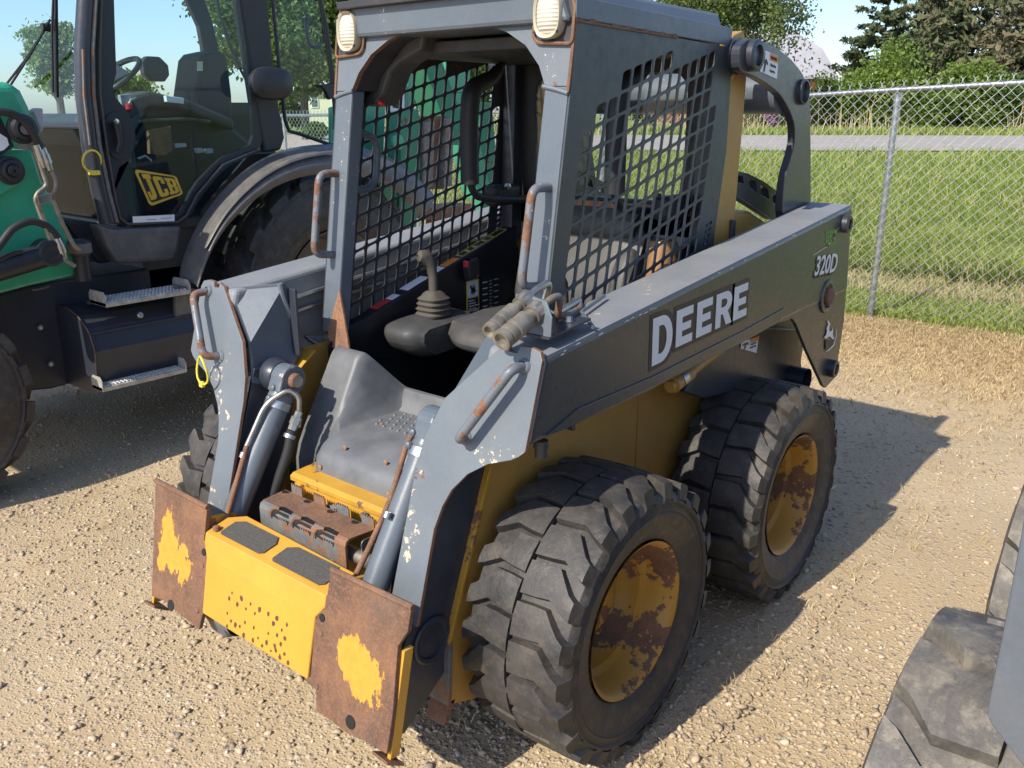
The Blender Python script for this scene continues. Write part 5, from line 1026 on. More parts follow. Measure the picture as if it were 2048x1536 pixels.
tree('leafy_tree', 'yellow green leafy tree right of the tractor rear window', 735, 46, -170, 200, 'leaf_bright', 24000, .11, ybot=200, ncl=70)
tree('leafy_tree', 'slim young tree seen through the tractor windscreen', 125, 38, 20, 90, 'leaf_bright', 5000, .10, ybot=200, ncl=40)
tree('leafy_tree', 'small round tree seen through the tractor door glass', 258, 52, 118, 80, 'leaf_bright', 5000, .13, .9, ncl=35)
tree('hedge_tree', 'green tree seen through the back of the loader cab', 1300, 55, 60, 190, 'leaf', 9000, .16, .95, ncl=60)
tree('hedge_tree', 'leafy tree behind the seat bar of the loader cab', 1130, 55, 40, 170, 'leaf', 8000, .16, .95, ncl=60)
tree('hedge_tree', 'leafy tree between the tractor boom and the loader cab', 900, 50, 60, 200, 'leaf_bright', 10000, .15, .95, ncl=60)
tree('garden_bush', 'round shrub beside the pale house', 560, 46, 175, 90, 'leaf', 4000, .12, .97, G2, 30, .05)
tree('garden_bush', 'dark low shrub in front of the pale house', 632, 36, 246, 45, 'leaf', 2500, .09, .97, G2, 20, .04)
tintmat('lilac', [(0, (.30, .14, .30)), (1, (.48, .30, .48))], .7, .3); tree('flowering_bush', 'small bush with purple blossom beyond the road', 1545, 44, 207, 30, 'lilac', 900, .07, .7, G2, 14, .03)
# ================================================================== barn and house
BD = 74; b = base_of(1570, BD); BN = thing('barn', 'old barn with pale metal gambrel roof and red wall beyond the road', 'barn', b)
zz = lambda py: top_z(1560, py, BD)
ux_ = V(RH[0], RH[1], 0); uf = V(FH[0], FH[1], 0); PX = lambda px: (px-1560)*BD/FPX
plain('barn_red', (.22, .05, .035), .8); plain('barn_roof', (.46, .45, .48), .45, .2, var=.06, scale=2); bw = b+ux_*(PX(1560))
O_ = V(AF(1560, 200, BD)[0], AF(1560, 200, BD)[1], 0)
def bp(px, py, back=0): return O_+ux_*PX(px)+uf*back+V(0, 0, zz(py))
gam = [(1380, 240), (1380, 158), (1420, 108), (1490, 68), (1580, 68), (1618, 104), (1645, 158), (1645, 240)]
plate('barn_wall', [bp(*q, .3) for q in [(1392, 250), (1392, 158), (1425, 112), (1490, 76), (1575, 76), (1610, 108), (1638, 156), (1638, 250)]], uf*16, 'barn_red', BN, 0)
for i, (a, c) in enumerate(zip(gam[1:-1], gam[2:-1])): plate('roof_panel', [bp(*a), bp(*c), bp(*c, 17), bp(*a, 17)], V(0, 0, .14), 'barn_roof', BN, 0)
# the roof slope that faces the yard
plate('roof_panel', [bp(1495, 66, -.02), bp(1578, 67, -.02), bp(1620, 103, -1.5), bp(1430, 103, -1.5)], V(0, 0, .1), 'barn_roof', BN, 0); plate('roof_panel', [bp(1430, 103.5, -1.52), bp(1620, 103.5, -1.52), bp(1648, 160, -2.4), bp(1405, 160, -2.4)], V(0, 0, .1), 'barn_roof', BN, 0)
plate('front_wall', [bp(1410, 161, -2.2), bp(1642, 161, -2.2), bp(1642, 250, -2.2), bp(1410, 250, -2.2)], uf*2., 'barn_red', BN, 0)
HD = 56; b = base_of(640, HD); HS = thing('house', 'pale yellow house with white trim seen through the tractor rear window', 'house', b)
O2 = V(AF(640, 200, HD)[0], AF(640, 200, HD)[1], 0); hz = lambda py: top_z(640, py, HD)
def hp_(px, py, back=0): return O2+ux_*((px-640)*HD/FPX)+uf*back+V(0, 0, hz(py))
plate('wall', [hp_(604, 172), hp_(690, 172), hp_(690, 262), hp_(604, 262)], uf*7, 'cream_paint', HS, 0); plate('roof', [hp_(588, 173, -.6), hp_(700, 173, -.6), hp_(700, 158, 3.5), hp_(588, 158, 3.5)], V(0, 0, .25), 'white_paint', HS, 0)
plain('shutter_glass', (.10, .14, .16), .2)
for px in (622, 662):
    w_ = plate('window', [hp_(px, 183, -.05), hp_(px+15, 183, -.05), hp_(px+15, 216, -.05), hp_(px, 216, -.05)], uf*.1, 'white_paint', HS, 0)
    for (y0, y1) in ((186, 198), (200, 213)): plate('pane', [hp_(px+2.5, y0, -.09), hp_(px+12.5, y0, -.09), hp_(px+12.5, y1, -.09), hp_(px+2.5, y1, -.09)], uf*.03, 'shutter_glass', w_, 0)
# ================================================================== green backhoe loader parked beside
J = thing('backhoe_loader', 'green and black backhoe loader with glazed cab beside the skid steer', 'backhoe loader', (-3.2, .9, 0))
CX = -2.50
def jx(l, x): return [AX(a, b, x) for a, b in l]
plain('tractor_seat', (.045, .05, .055), .8); plain('tractor_black', (.02, .022, .028), .45, bump=.0004); plain('grey_label', (.35, .36, .38), .5)
# wheels
JT = tyre_mesh('tyre', .70, .20, .36, 17, 'tractor_tyre', .035, .16, 72, .10, .16); JR = rim_mesh('rim', .20, .36, 'fender_grey')
JT2 = tyre_mesh('tyre', .50, .17, .25, 17, 'tractor_tyre', .032, .16, 72, .10, .16); JR2 = rim_mesh('rim', .17, .25, 'fender_grey')
for x, fl in ((-2.50, False), (-4.10, True)): put_wheel(J, JR, JT, (x, 1.56, .69), fl, .4)
for x, fl in ((-2.48, False), (-4.05, True)): put_wheel(J, JR2, JT2, (x, -.76, .495), fl, .2)
# chassis
ch = jx([(-150, 640), (0, 588), (60, 572), (130, 560), (365, 527), (385, 600), (370, 700), (105, 778), (40, 784), (-150, 800)], -2.62)
plate('chassis', ch, (-1.2, 0, 0), 'navy_paint', J, .012)
box('rear_chassis', -4.0, -2.62, .5, 2.2, .45, 1.15, 'navy_paint', J, .02)
p = AX(75, 575, -2.66); lathe('cover_plate', [(0, .10), (.010, .10), (.014, .09), (.014, 0)], (p[0]-.05, p[1], p[2]+.01), (.15, -.1, 1), 'rust_bracket', J, 28)
for a, b in ((81, 655), (102, 728)): q = AX(a, b, -2.60); lathe('chassis_bolt', [(-.03, .013), (.006, .013), (.010, .009), (.010, 0)], q, (1, -.4, 0), 'step_metal', J, 8)
# tool box with end plate and the two steps
tb = [(-2.62, .80), (-2.50, .80), (-2.40, .775), (-2.325, .725), (-2.30, .70), (-2.27, .62), (-2.30, .43), (-2.33, .41), (-2.62, .41)]
yA = AX(180, 700, -2.30)[1]; yB = AX(378, 600, -2.30)[1]+.12
plate('tool_box', [(x, yA+.006, z) for x, z in tb], (0, yB-yA, 0), 'navy_paint', J, .008)
plate('tool_box_end', [(x-.02 if x < -2.6 else x+.012, yA, z+.01 if z > .5 else z-.012) for x, z in [(-2.66, .80)]+tb[1:-1]+[(-2.66, .41)]], (0, .006, 0), 'navy_paint', J, .001, edge='rust_edge')
box('tool_box_seam', -2.325, -2.292, yA+.01, yB, .700, .712, 'navy_paint', J, .004); q = AX(278, 632, -2.32); lathe('lock', [(0, .016), (.02, .016), (.024, .012), (.024, 0)], q, (1, 0, .5), 'zinc', J, 16)
box('latch_hinge', -2.52, -2.48, yA+.10, yA+.18, .80, .83, 'navy_paint', J, .01)
def step(nm, zpx0, zpx1, x0, x1, lab):
    A_ = AX(*zpx0, x1); B_ = AX(*zpx1, x1); y0, y1 = A_[1], B_[1]; z = (A_[2]+B_[2])/2; o = box(nm, x0, x1, y0, y1, z-.022, z, 'step_metal', J, .003)
    for ye in (y0, y1): plate('step_end', [(x0, ye, z-.02), (x1, ye, z-.02), (x1, ye, z+.03), (x1-.02, ye, z+.05), (x0+.02, ye, z+.05), (x0, ye, z+.03)], (0, .005, 0), 'step_metal', o, .001)
    pr = []
    for i in range(22):
        for k in range(5): pr.append(lathev([(0, .010), (.005, .009), (.008, .006), (.005, .004)], (x0+.018+(x1-x0-.036)*k/4, y0+.02+(y1-y0-.04)*i/21, z), (0, 0, 1), 8))
    b_ = mobj('tread_studs', *joinm(pr), 'step_metal', o, smooth=True); b_['kind'] = 'stuff'
    pr = [lathev([(0, .0045), (.0012, 0)], (x0+.018+(x1-x0-.036)*k/4, y0+.02+(y1-y0-.04)*i/21, z+.0072), (0, 0, 1), 6) for i in range(22) for k in range(5)]
    b_ = mobj('hole_shade_discs', *joinm(pr), 'decal_black', o); b_['kind'] = 'stuff'  # flat black discs painted as the shade inside the stud holes
step('upper_step', (212, 608), (380, 578), -2.44, -2.27, ''); step('lower_step', (205, 775), (372, 738), -2.33, -2.22, '')
# filler cap
q = AX(167, 548, -2.40); lathe('filler_neck', [(-.03, .037), (.09, .037), (.09, .045), (.10, .052), (.155, .052), (.16, .048), (.162, .03), (.168, .028), (.168, 0)], q+V(0, 0, .0), (0, 0, 1), 'tractor_black', J, 28); lathe('filler_band', [(.105, .0535), (.15, .0535)], q, (0, 0, 1), 'rust_bracket', J, 28)
# loader tower, lift arm and bosses at the front
plate('loader_tower', jx([(-160, 260), (0, 300), (66, 300), (85, 360), (125, 440), (155, 530), (150, 552), (60, 572), (0, 588), (-160, 640)], -2.44), (-.35, 0, 0), 'green_paint', J, .015)
plate('lift_arm', jx([(-160, 150), (-40, 165), (24, 163), (45, 180), (62, 215), (70, 248), (60, 282), (0, 318), (-160, 380)], -2.36), (-.12, 0, 0), 'green_paint', J, .04, seg=4)
plate('lift_arm_lower', jx([(-120, 360), (0, 325), (40, 318), (48, 345), (38, 370), (0, 392), (-120, 440)], -2.38), (-.05, 0, 0), 'green_paint', J, .010)
plate('arm_decal', jx([(-120, 260), (0, 232), (28, 292), (0, 312), (-120, 360)], -2.358), (-.001, 0, 0), 'decal_black', J, 0); plate('arm_decal_letter', jx([(-60, 285), (0, 267), (14, 276), (18, 290), (8, 300), (-60, 320)], -2.3565), (-.0005, 0, 0), 'decal_white', J, 0)
for (a, b, r, x, m) in ((46, 258, .048, -2.345, 'rust_bracket'), (21, 341, .046, -2.37, 'tractor_black')):
    q = AX(a, b, x); lathe('arm_pin_boss', [(-.02, r*1.35), (.0, r*1.35), (.004, r*1.1), (.03, r), (.034, r*.75), (.03, r*.6), (.03, 0)], q, (1, 0, 0), 'tractor_black', J, 28); lathe('arm_pin', [(.0, r*.5), (.042, r*.5), (.044, .005)], q, (1, 0, 0), m, J, 18)
pa, pb = AX(-80, 560, -2.34), AX(105, 505, -2.34); tube('lift_cylinder', [pa, pb], .055, 'tractor_black', J, 20); lathe('cylinder_eye', [(-.05, .06), (.05, .06), (.055, .05), (.055, .03), (.04, 0)], AX(95, 505, -2.34), (1, 0, 0), 'tractor_black', J, 24)
for (pts, r, m) in ((((-60, 230), (0, 223), (30, 228), (58, 252), (75, 285), (88, 308)), .017, 'rubber_hose'), (((88, 308), (97, 330), (112, 365), (108, 385), (82, 398), (78, 415), (95, 455), (118, 500), (128, 520), (150, 532)), .010, 'dirty_zinc'), (((78, 320), (86, 345), (95, 372), (76, 385), (70, 398), (85, 440), (104, 490)), .010, 'dirty_zinc'), (((105, 400), (128, 455), (148, 492), (160, 500)), .011, 'dirty_zinc'), (((-40, 540), (0, 490), (25, 455), (60, 441), (90, 448), (112, 470), (120, 490)), .017, 'rubber_hose'), (((-30, 545), (0, 520), (30, 506), (45, 504)), .010, 'rubber_hose')):
    tube('hydraulic_hose' if m == 'rubber_hose' else 'hydraulic_pipe', jx(pts, -2.30), r, m, J, 10, corner=.06)
for a, b, r in ((92, 318, .022), (80, 312, .022), (121, 497, .022)): q = AX(a, b, -2.30); lathe('hose_ferrule', [(-.05, r*.8), (-.02, r*.9), (-.02, r), (.02, r), (.02, r*.8), (.05, r*.7)], q, AX(a+14, b+38, -2.30)-q, 'zinc', J, 12)
plate('pipe_clamp', jx([(74, 392), (102, 386), (104, 402), (78, 410)], -2.285), (-.03, 0, 0), 'zinc', J, .002); plate('tower_bracket', jx([(66, 222), (76, 216), (86, 217), (88, 255), (82, 268), (74, 240)], -2.40), (-.06, 0, 0), 'grey_label', J, .004)
# bonnet in front of the windscreen
plate('bonnet', [(-2.75, -.2, 1.30), (-2.75, -.2, 1.60), (-2.85, -.2, 1.68), (-3.75, -.2, 1.68), (-3.85, -.2, 1.60), (-3.85, -.2, 1.30)], (0, -1.5, -.1), 'green_paint', J, .04)
# ---------------- cab: A pillar, door, side panes, windscreen
pil = jx([(176, -120), (172, 0), (166, 100), (168, 190), (180, 290), (200, 385), (216, 445)], CX+.02)
tube('a_pillar', pil, .040, 'navy_paint', J, 14); tube('pillar_seal', [p+V(.035, .03, 0) for p in pil], .009, 'rust_bracket', J, 8); tube('pillar_scrape', [p+V(.036, -.016, 0) for p in pil[2:5]], .008, 'rust_bracket', J, 6)
do = jx([(199, -120), (194, 0), (190, 100), (190, 190), (203, 290), (222, 400), (232, 440), (250, 455), (358, 450), (380, 436), (402, 392), (450, 335), (525, 300), (518, 200), (507, 100), (494, 0), (486, -120)], CX+.012)
di = jx([(228, -120), (228, 0), (231, 100), (233, 150), (222, 185), (262, 230), (272, 275), (262, 318), (238, 335), (246, 385), (256, 425), (266, 437), (352, 434), (366, 420), (388, 372), (440, 318), (508, 287), (503, 200), (492, 100), (478, 0), (470, -120)], CX+.012)
dn = 60; fixn(mobj('door_frame', *ringplate(resample(do, dn), resample(di, dn), (-.03, 0, 0)), 'tractor_black', J, bevel=.004)); DR = J.children[-1]
dg = plate('door_glass', jx([(205, -120), (205, 0), (206, 190), (220, 300), (240, 420), (262, 440), (355, 438), (372, 424), (392, 375), (445, 322), (515, 290), (508, 180), (498, 80), (488, 0), (480, -120)], CX-.004), (-.005, 0, 0), 'tinted_glass', J, 0)
tube('door_seal', jx([(203, 0), (199, 100), (200, 190), (213, 290), (231, 400), (240, 436), (256, 448), (356, 444), (374, 430), (396, 388), (446, 330), (520, 298)], CX+.028), .007, 'pod_plastic', J, 8)
# door handle over a flat disc, the hollow's shade painted black
q = AX(236, 272, CX+.014); rc = [q+V(.0, .075*math.cos(t)*1.0, .115*math.sin(t)) for t in [2*math.pi*i/24 for i in range(24)]]; plate('handle_recess', rc, (.006, 0, 0), 'tractor_black', J, .002); plate('hollow_shade', [q+V(.0065, .045*math.cos(t)-.018, .075*math.sin(t)-.008) for t in [2*math.pi*i/20 for i in range(20)]], (.001, 0, 0), 'decal_black', J, 0)
tube('door_handle', jx([(232, 243), (236, 262), (240, 285), (234, 305)], CX+.045), [.020, .016, .015, .010], 'tractor_black', J, 10); lathe('door_lock', [(0, .014), (.006, .013), (.007, 0)], AX(232, 243, CX+.066), (1, 0, 0), 'chrome', J, 14)
# sticker, paper label and glass marks
def ondoor(l, x=CX+.0135): return jx(l, x)
s0, s1, s2, s3 = [np.array(p) for p in ondoor([(267, 338), (352, 352), (366, 388), (300, 413)])]
# sticker as a parallelogram on the glass, lettering laid out in its own axes
c0 = (s0+s1+s2+s3)/4; ux2 = ((s1-s0)+(s2-s3)); ux2 = ux2/np.linalg.norm(ux2); uz2 = ((s0-s3)+(s1-s2))/2; sw = np.linalg.norm(s1-s0)*.98; up_ = uz2
fq = lambda u, v: s3*(1-u)*(1-v)+s2*u*(1-v)+s1*u*v+s0*(1-u)*v
vs, fs = ringplate([fq(u, v)+V(.001, 0, 0) for u, v in rrect(0, 1, 0, 1, .10, 3)], [fq(u, v)+V(.001, 0, 0) for u, v in rrect(.06, .94, .075, .925, .07, 3)], (.0006, 0, 0)); mobj('sticker_border', vs, fs, 'tractor_yellow', J)
plate('sticker_ground', [fq(u, v) for u, v in rrect(.06, .94, .075, .925, .07, 3)], (.0008, 0, 0), 'decal_black', J, 0)
word('sticker_letters', [('J', .09, .14, .33, .76), ('C', .37, .14, .33, .72), ('B', .66, .14, .33, .70)], 'tractor_yellow', J, fq, (.0016, 0, 0), label='yellow block letters on the door sticker')
plate('paper_label', jx([(265, 433), (349, 429), (349, 444), (266, 449)], CX+.03), (.001, 0, 0), 'decal_white', J, 0)
for i, (a, b) in enumerate(((293, 440), (322, 437))): plate('label_writing', jx([(a, b-1.2), (a+20, b-2.2), (a+20, b-.6), (a, b+.4)], CX+.0315), (.0003, 0, 0), 'grey_label', J, 0)
# lower cab skirt
plate('cab_skirt', jx([(196, 448), (232, 458), (365, 452), (358, 500), (350, 522), (236, 528), (215, 495)], CX+.05), (-.35, 0, 0), 'fender_grey', J, .02); plate('skirt_front', jx([(128, 440), (200, 446), (216, 490), (225, 525), (200, 528), (140, 460)], CX-.05), (-.4, 0, 0), 'tractor_black', J, .015)
# B pillar, rear quarter pane and its frame
plate('b_pillar', jx([(474, -120), (482, 0), (497, 100), (512, 200), (530, 305), (562, 300), (570, 275), (555, 190), (545, 100), (536, 0), (528, -120)], CX+.02), (-.09, 0, 0), 'tractor_black', J, .012)
plate('quarter_glass', jx([(532, -120), (540, 0), (552, 120), (568, 255), (582, 268), (665, 292), (672, 240), (662, 160), (645, 60), (634, -20), (620, -120)], CX), (-.005, 0, 0), 'tinted_glass', J, 0)
tube('quarter_seal', jx([(540, -100), (545, 0), (557, 120), (570, 240), (578, 262), (600, 268), (668, 292)], CX+.01), .011, 'tractor_black', J, 8); tube('rear_corner_post', jx([(618, -120), (640, 0), (652, 60), (664, 150), (672, 230), (672, 290)], CX+.005), .016, 'tractor_black', J, 10)
tube('window_catch', jx([(615, 30), (612, 48), (617, 88), (628, 95), (640, 94)], CX-.06), .012, 'tractor_black', J, 8, corner=.03); plate('window_stay', jx([(640, 170), (668, 166), (672, 178), (668, 195), (660, 200), (652, 182)], CX+.03), (-.03, 0, 0), 'tractor_black', J, .006)
# oval mirror on the pillar
q = AX(540, 167, CX+.12); vs = []; fs = []
for h, k in ((-.02, .6), (-.015, .95), (.0, 1.0), (.03, .97), (.045, .8), (.05, .35)): vs += [q+V(h, .135*k*math.copysign(abs(math.cos(t))**.8, math.cos(t)), .088*k*math.copysign(abs(math.sin(t))**.8, math.sin(t))) for t in [2*math.pi*i/28 for i in range(28)]]
fs = [(a*28+i, a*28+(i+1) % 28, (a+1)*28+(i+1) % 28, (a+1)*28+i) for a in range(5) for i in range(28)]+[tuple(range(28)), tuple(140+i for i in range(28))]; mobj('side_lamp', vs, fs, 'tractor_black', J, smooth=True)
# windscreen (faces the front), its bar, lower panes, wipers
WY = pil[3][1]+.02; wl_ = lambda a, b, o=0: AY(a, b, WY+o)
box('roof', -4.0, CX+.03, WY-.10, 2.0, 2.62, 2.78, 'green_paint', J, .05)
plate('windscreen', [(CX-.0, WY, 1.66), (CX, WY+.10, 2.62), (-4.0, WY+.10, 2.62), (-4.0, WY, 1.66)], (0, .006, 0), 'tinted_glass', J, 0); plate('lower_windscreen', [(CX, WY+.10, 1.20), (CX, WY, 1.655), (-4.0, WY, 1.655), (-4.0, WY+.10, 1.20)], (0, .006, 0), 'dark_glass', J, 0)
box('dark_backing', -4.0, CX-.08, WY+.22, WY+.25, 1.12, 1.66, 'tractor_black', J, .01); tube('windscreen_bar', [(CX, WY-.004, 1.657), (-4.0, WY-.004, 1.657)], .012, 'tractor_black', J, 8)  # black panel added behind the lower pane so the cab looks dark
tube('far_a_pillar', [(-4.0, WY+.12, 2.65), (-4.0, WY, 1.7), (-4.0, WY+.08, 1.2)], .045, 'tractor_black', J, 12)
for l in (((100, 40), (60, 110), (20, 172)), ((88, 62), (52, 118), (10, 172)), ((108, -40), (104, 60), (106, 185))): tube('wiper_arm', [wl_(a, b, -.05) for a, b in l], .006, 'tractor_black', J, 6)
plate('wiper_blade', [wl_(a, b, -.04) for a, b in ((104, -60), (110, -60), (113, 195), (107, 195))], (0, .012, 0), 'tractor_black', J, 0); lathe('wiper_pivot', [(-.02, .02), (.03, .018), (.03, 0)], wl_(96, 55, -.04), (0, -1, 0), 'tractor_black', J, 12)
# fender: lofted band round the rear wheel
fo = jx([(352, 566), (368, 505), (398, 440), (440, 385), (495, 330), (560, 298), (640, 286), (720, 290), (800, 320), (860, 380)], CX+.03)
fi = jx([(396, 580), (414, 515), (446, 455), (492, 405), (552, 362), (618, 340), (670, 338), (740, 345), (800, 372), (850, 430)], -2.24)
vs = []; n_ = len(fo)
for a, b in zip(fo, fi):
    m1 = a*.62+b*.38+V(.07, 0, .03); m2 = a*.25+b*.75+V(.055, 0, .02); vs += [a, m1, m2, b, b+V(-.02, .0, -.025)]
fs = [(i*5+j, i*5+5+j, i*5+6+j, i*5+1+j) for i in range(n_-1) for j in range(4)]; o = mobj('rear_fender', vs, fs, 'fender_grey', J, smooth=True); md = o.modifiers.new('sub', 'SUBSURF'); md.levels = md.render_levels = 2
# strip pressed into the fender
vs = []
for i in range(1, 7): a, b = fo[i], fi[i]; m = a*.42+b*.58+V(.068, 0, .036); d = (b-a)/np.linalg.norm(b-a); vs += [m-d*.02, m+V(.012, 0, .01), m+d*.02]
o = mobj('fender_rib', vs, [(i*3+j, i*3+3+j, i*3+4+j, i*3+1+j) for i in range(5) for j in range(2)], 'fender_grey', J, smooth=True); md = o.modifiers.new('sub', 'SUBSURF'); md.levels = md.render_levels = 2
plate('fender_extension', jx([(352, 568), (398, 580), (385, 640), (352, 640)], -2.30), (-.03, 0, 0), 'fender_grey', J, .004)
plate('wheel_house', [(-2.60, .75, .5), (-2.60, .85, 1.2), (-2.60, 1.2, 1.5), (-2.60, 2.0, 1.5), (-2.60, 2.3, 1.1), (-2.60, 2.3, .5)], (-.02, 0, 0), 'tractor_black', J, 0)
# interior: floor console, seat, steering wheel, far door
box('cab_floor', -4.0, -2.56, .35, 1.95, 1.12, 1.18, 'tractor_black', J, .01)
plate('side_console', jx([(240, 330), (300, 215), (360, 205), (470, 255), (520, 300), (470, 380), (380, 440), (270, 440)], -2.95), (-.4, 0, 0), 'tractor_black', J, .03); box('dash', -3.6, -2.9, .38, .55, 1.15, 1.72, 'tractor_black', J, .04)
plate('console_cover', jx([(230, 200), (300, 182), (380, 200), (470, 240), (470, 262), (360, 215), (300, 212), (250, 250)], -2.85), (-.25, 0, 0), 'seat_vinyl', J, .02)
sb = jx([(392, 190), (402, 118), (412, 106), (440, 100), (456, 108), (466, 190), (470, 300), (390, 300)], -3.2); plate('seat_back', sb, (-.28, .0, 0), 'tractor_seat', J, .03, seg=3)
plate('seat_label', jx([(394, 123), (405, 123), (405, 142), (394, 142)], -3.19), (.004, 0, 0), 'cream_paint', J, 0); box('seat_cushion', -3.62, -3.15, .85, 1.4, 1.32, 1.50, 'tractor_seat', J, .05, seg=3)
sw_c = AX(222, 158, -3.2); u_, w_, d_ = frame((0, -.6, .8)); tube('steering_wheel', [sw_c+.19*(math.cos(t)*u_+math.sin(t)*w_) for t in [2*math.pi*i/28 for i in range(29)]], .016, 'tractor_black', J, 8); tube('steering_column', [sw_c, sw_c+V(0, -.12, -.35)], .035, 'tractor_black', J, 10)
plate('steering_spokes', [sw_c+.18*(math.cos(t)*u_+math.sin(t)*w_) for t in (0.2, 2.3, 4.4)], d_*.01, 'tractor_black', J, 0)
for l, m, nm in (([(298, 262), (342, 252), (346, 300), (330, 312), (300, 308)], 'rust', 'control_box'), ([(350, 287), (372, 286), (374, 294), (352, 296)], 'grey_label', 'switch_panel'), ([(392, 297), (406, 296), (410, 304), (396, 307)], 'grey_label', 'switch_panel'), ([(412, 298), (426, 297), (428, 306), (414, 308)], 'grey_label', 'switch_panel'), ([(332, 191), (368, 196), (368, 208), (334, 204)], 'white_paint', 'console_label'), ([(240, 190), (262, 187), (266, 218), (246, 222)], 'grey_label', 'gauge_panel')): plate(nm, jx(l, -2.80), (-.03, 0, 0), m, J, .003)
tube('control_lever', jx([(256, 215), (262, 200), (272, 196)], -2.79), .008, 'zinc', J, 8); lathe('lever_knob', [(-.02, .005), (-.012, .018), (.01, .018), (.02, .004)], AX(258, 214, -2.78), (0, 0, 1), 'red_plastic', J, 12)
tube('grab_rail', jx([(275, 318), (290, 312), (302, 322)], -2.66), .008, 'zinc', J, 8); tube('floor_rail', jx([(280, 242), (380, 238), (420, 244)], -2.82), .010, 'seat_vinyl', J, 8)
fd = -4.05
plate('far_door_frame', jx([(250, 205), (520, 205), (560, 330), (230, 330)], fd), (-.03, 0, 0), 'tractor_black', J, 0)
for l in (((365, -120), (372, 0), (405, 90), (425, 205)), ((410, -120), (438, 0), (466, 108), (500, 200))): pass
plate('far_pillar', jx([(350, -120), (374, 0), (398, 52), (408, 105), (440, 100), (425, 40), (410, 0), (395, -120)], fd), (-.05, 0, 0), 'tractor_black', J, .01); tube('far_wiper', jx([(428, -60), (436, 20), (455, 80), (470, 118), (498, 172)], fd+.05), .011, 'tractor_black', J, 6)
q = AX(313, 138, fd-.3); plate('far_mirror', [q+V(0, a*1.0, b) for a, b in ((-.10, -.03), (-.06, -.085), (.06, -.085), (.10, -.04), (.10, .03), (.04, .085), (-.06, .085), (-.10, .05))], (-.06, 0, 0), 'tractor_black', J, .012)
# cable tie on the pillar
jt = thing('cable_tie', 'yellow cable tie round the front pillar of the green tractor', 'cable tie', AX(185, 330, CX+.08)); c_ = AX(184, 322, CX+.055)
tube('strap', [c_+V(.012*math.cos(t), .045*math.sin(t), .05*math.cos(t)) for t in [2*math.pi*i/20 for i in range(21)]], .005, 'cable_tie', jt, 6); box('tie_head', c_[0]-.02, c_[0]+.02, c_[1]-.018, c_[1]+.024, c_[2]-.066, c_[2]-.044, 'cable_tie', jt, .003)
# ---------------- backhoe at the rear, seen through the loader's screen
def beam(nm, l, x, th, m): return plate(nm, jx(l, x), (-th, 0, 0), m, J, .006)
beam('kingpost', [(729, 215), (772, 200), (768, 300), (770, 345), (729, 345)], -3.0, .4, 'green_paint'); beam('boom_foot', [(815, 60), (831, 60), (829, 225), (815, 225)], -3.1, .2, 'green_paint')
dc = beam('boom_decal_plate', [(772, 150), (812, 140), (811, 268), (776, 276)], -3.05, .02, 'decal_black')
plate('boom_decal_letter', jx([(774, 195), (780, 190), (785, 215), (798, 218), (802, 180), (792, 160), (808, 156), (809, 222), (800, 232), (782, 228)], -3.048), (.002, 0, 0), 'decal_white', J, 0); plate('boom_decal_letter', jx([(776, 245), (795, 236), (806, 240), (805, 252), (776, 262)], -3.048), (.002, 0, 0), 'decal_white', J, 0)
beam('boom', [(834, 90), (868, 90), (935, 290), (905, 290)], -3.3, .25, 'green_rusty'); beam('boom_cylinder_rail', [(866, 110), (880, 110), (942, 280), (930, 290)], -3.35, .06, 'green_rusty'); beam('dipper', [(884, 60), (946, 60), (938, 185), (900, 185)], -3.5, .2, 'green_paint'); beam('dipper_lower', [(905, 185), (938, 185), (985, 400), (960, 400)], -3.5, .2, 'green_paint')
beam('stabiliser_leg', [(800, 225), (838, 220), (842, 330), (832, 470), (795, 475), (802, 330)], -2.62, .14, 'green_rusty'); beam('stabiliser_sleeve', [(770, 330), (800, 325), (795, 500), (755, 510)], -2.64, .18, 'green_paint')
beam('stabiliser_pad', [(836, 240), (846, 232), (896, 232), (893, 378), (832, 380)], -2.66, .10, 'rust')
for l in ([(849, 246), (870, 242), (866, 374), (846, 378)], [(893, 238), (908, 236), (905, 372), (888, 376)]): beam('wooden_block', l, -2.60, .10, 'wood')
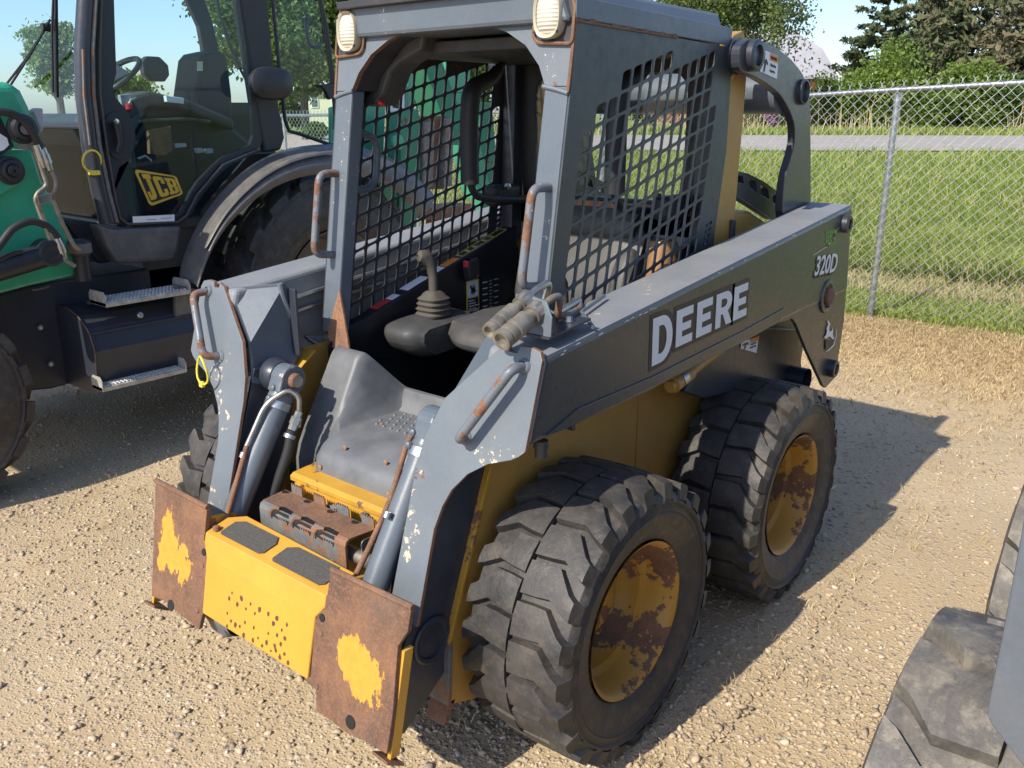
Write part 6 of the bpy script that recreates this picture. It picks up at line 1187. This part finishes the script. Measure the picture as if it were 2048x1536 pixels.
lathe('stabiliser_pin', [(0, .05), (.02, .05), (.022, .03), (.022, 0)], AX(793, 284, -2.60), (1, 0, 0), 'green_paint', J, 20); beam('far_stabiliser_leg', [(958, 205), (984, 205), (1000, 400), (985, 440), (964, 440)], -3.9, .12, 'green_rusty'); beam('bucket_link', [(880, 418), (950, 408), (955, 432), (882, 442)], -3.3, .3, 'rust_orange'); beam('bucket_bracket', [(884, 440), (900, 440), (900, 470), (884, 470)], -3.4, .2, 'rust')
beam('frame_post', [(700, 260), (722, 255), (712, 470), (690, 470)], -2.75, .2, 'green_paint')
# ================================================================== neighbouring machine at the edge of the picture
Nn = thing('parked_loader', 'parked loader with dusty chunky tyres and a plain grey arm plate', 'loader', (2.3, .15, 0))
NT_ = tyre_mesh('tyre', .43, .175, .215, 14, 'dusty_tyre', .032, .15, 80, .11, .15); NR = rim_mesh('rim', .175, .215, 'grey_paint')
nx = 1.735
for x, fl in ((nx, True), (nx+1.30, False)):
    for y, sp in ((-.31, .55), (.78, .1)): put_wheel(Nn, NR, NT_, (x, y, .425), fl, sp)
plate('arm_plate', [AY(a, b, -.86) for a, b in ((2066, 940), (2010, 1240), (1975, 1415), (1973, 1432), (1980, 1448), (2052, 1542), (2200, 1700), (2320, 1650), (2300, 940))], (0, .02, 0), 'plate_grey', Nn, .003)
plate('chassis', yz(nx+.20, [(-.55, .95), (-.62, .25), (1.3, .2), (1.35, .9)]), (.9, 0, 0), 'yellow_dull', Nn, .01)
plate('loader_arm', yz(nx+.16, [(-.75, .85), (-.80, 1.05), (1.3, 1.35), (1.38, .85), (1.2, 1.05), (-.3, .95)]), (-.0+.16, 0, 0), 'grey_paint', Nn, .012); plate('loader_arm', yz(nx+1.14, [(-.75, .85), (-.80, 1.05), (1.3, 1.35), (1.38, .85), (1.2, 1.05), (-.3, .95)]), (.16, 0, 0), 'grey_paint', Nn, .012)
plate('cab', yz(nx+.28, [(-.1, .95), (.1, 1.95), (.95, 1.95), (1.0, .95)]), (.74, 0, 0), 'dark_screen', Nn, .02)
for o in bpy.data.objects:
    if o.name.split('.')[0] in ('step_studs', 'screw', 'bird_nest', 'debris', 'wiring', 'rust_chips', 'arm_scuffs', 'faded_badge', 'emblem_ring') : o['kind'] = 'stuff'
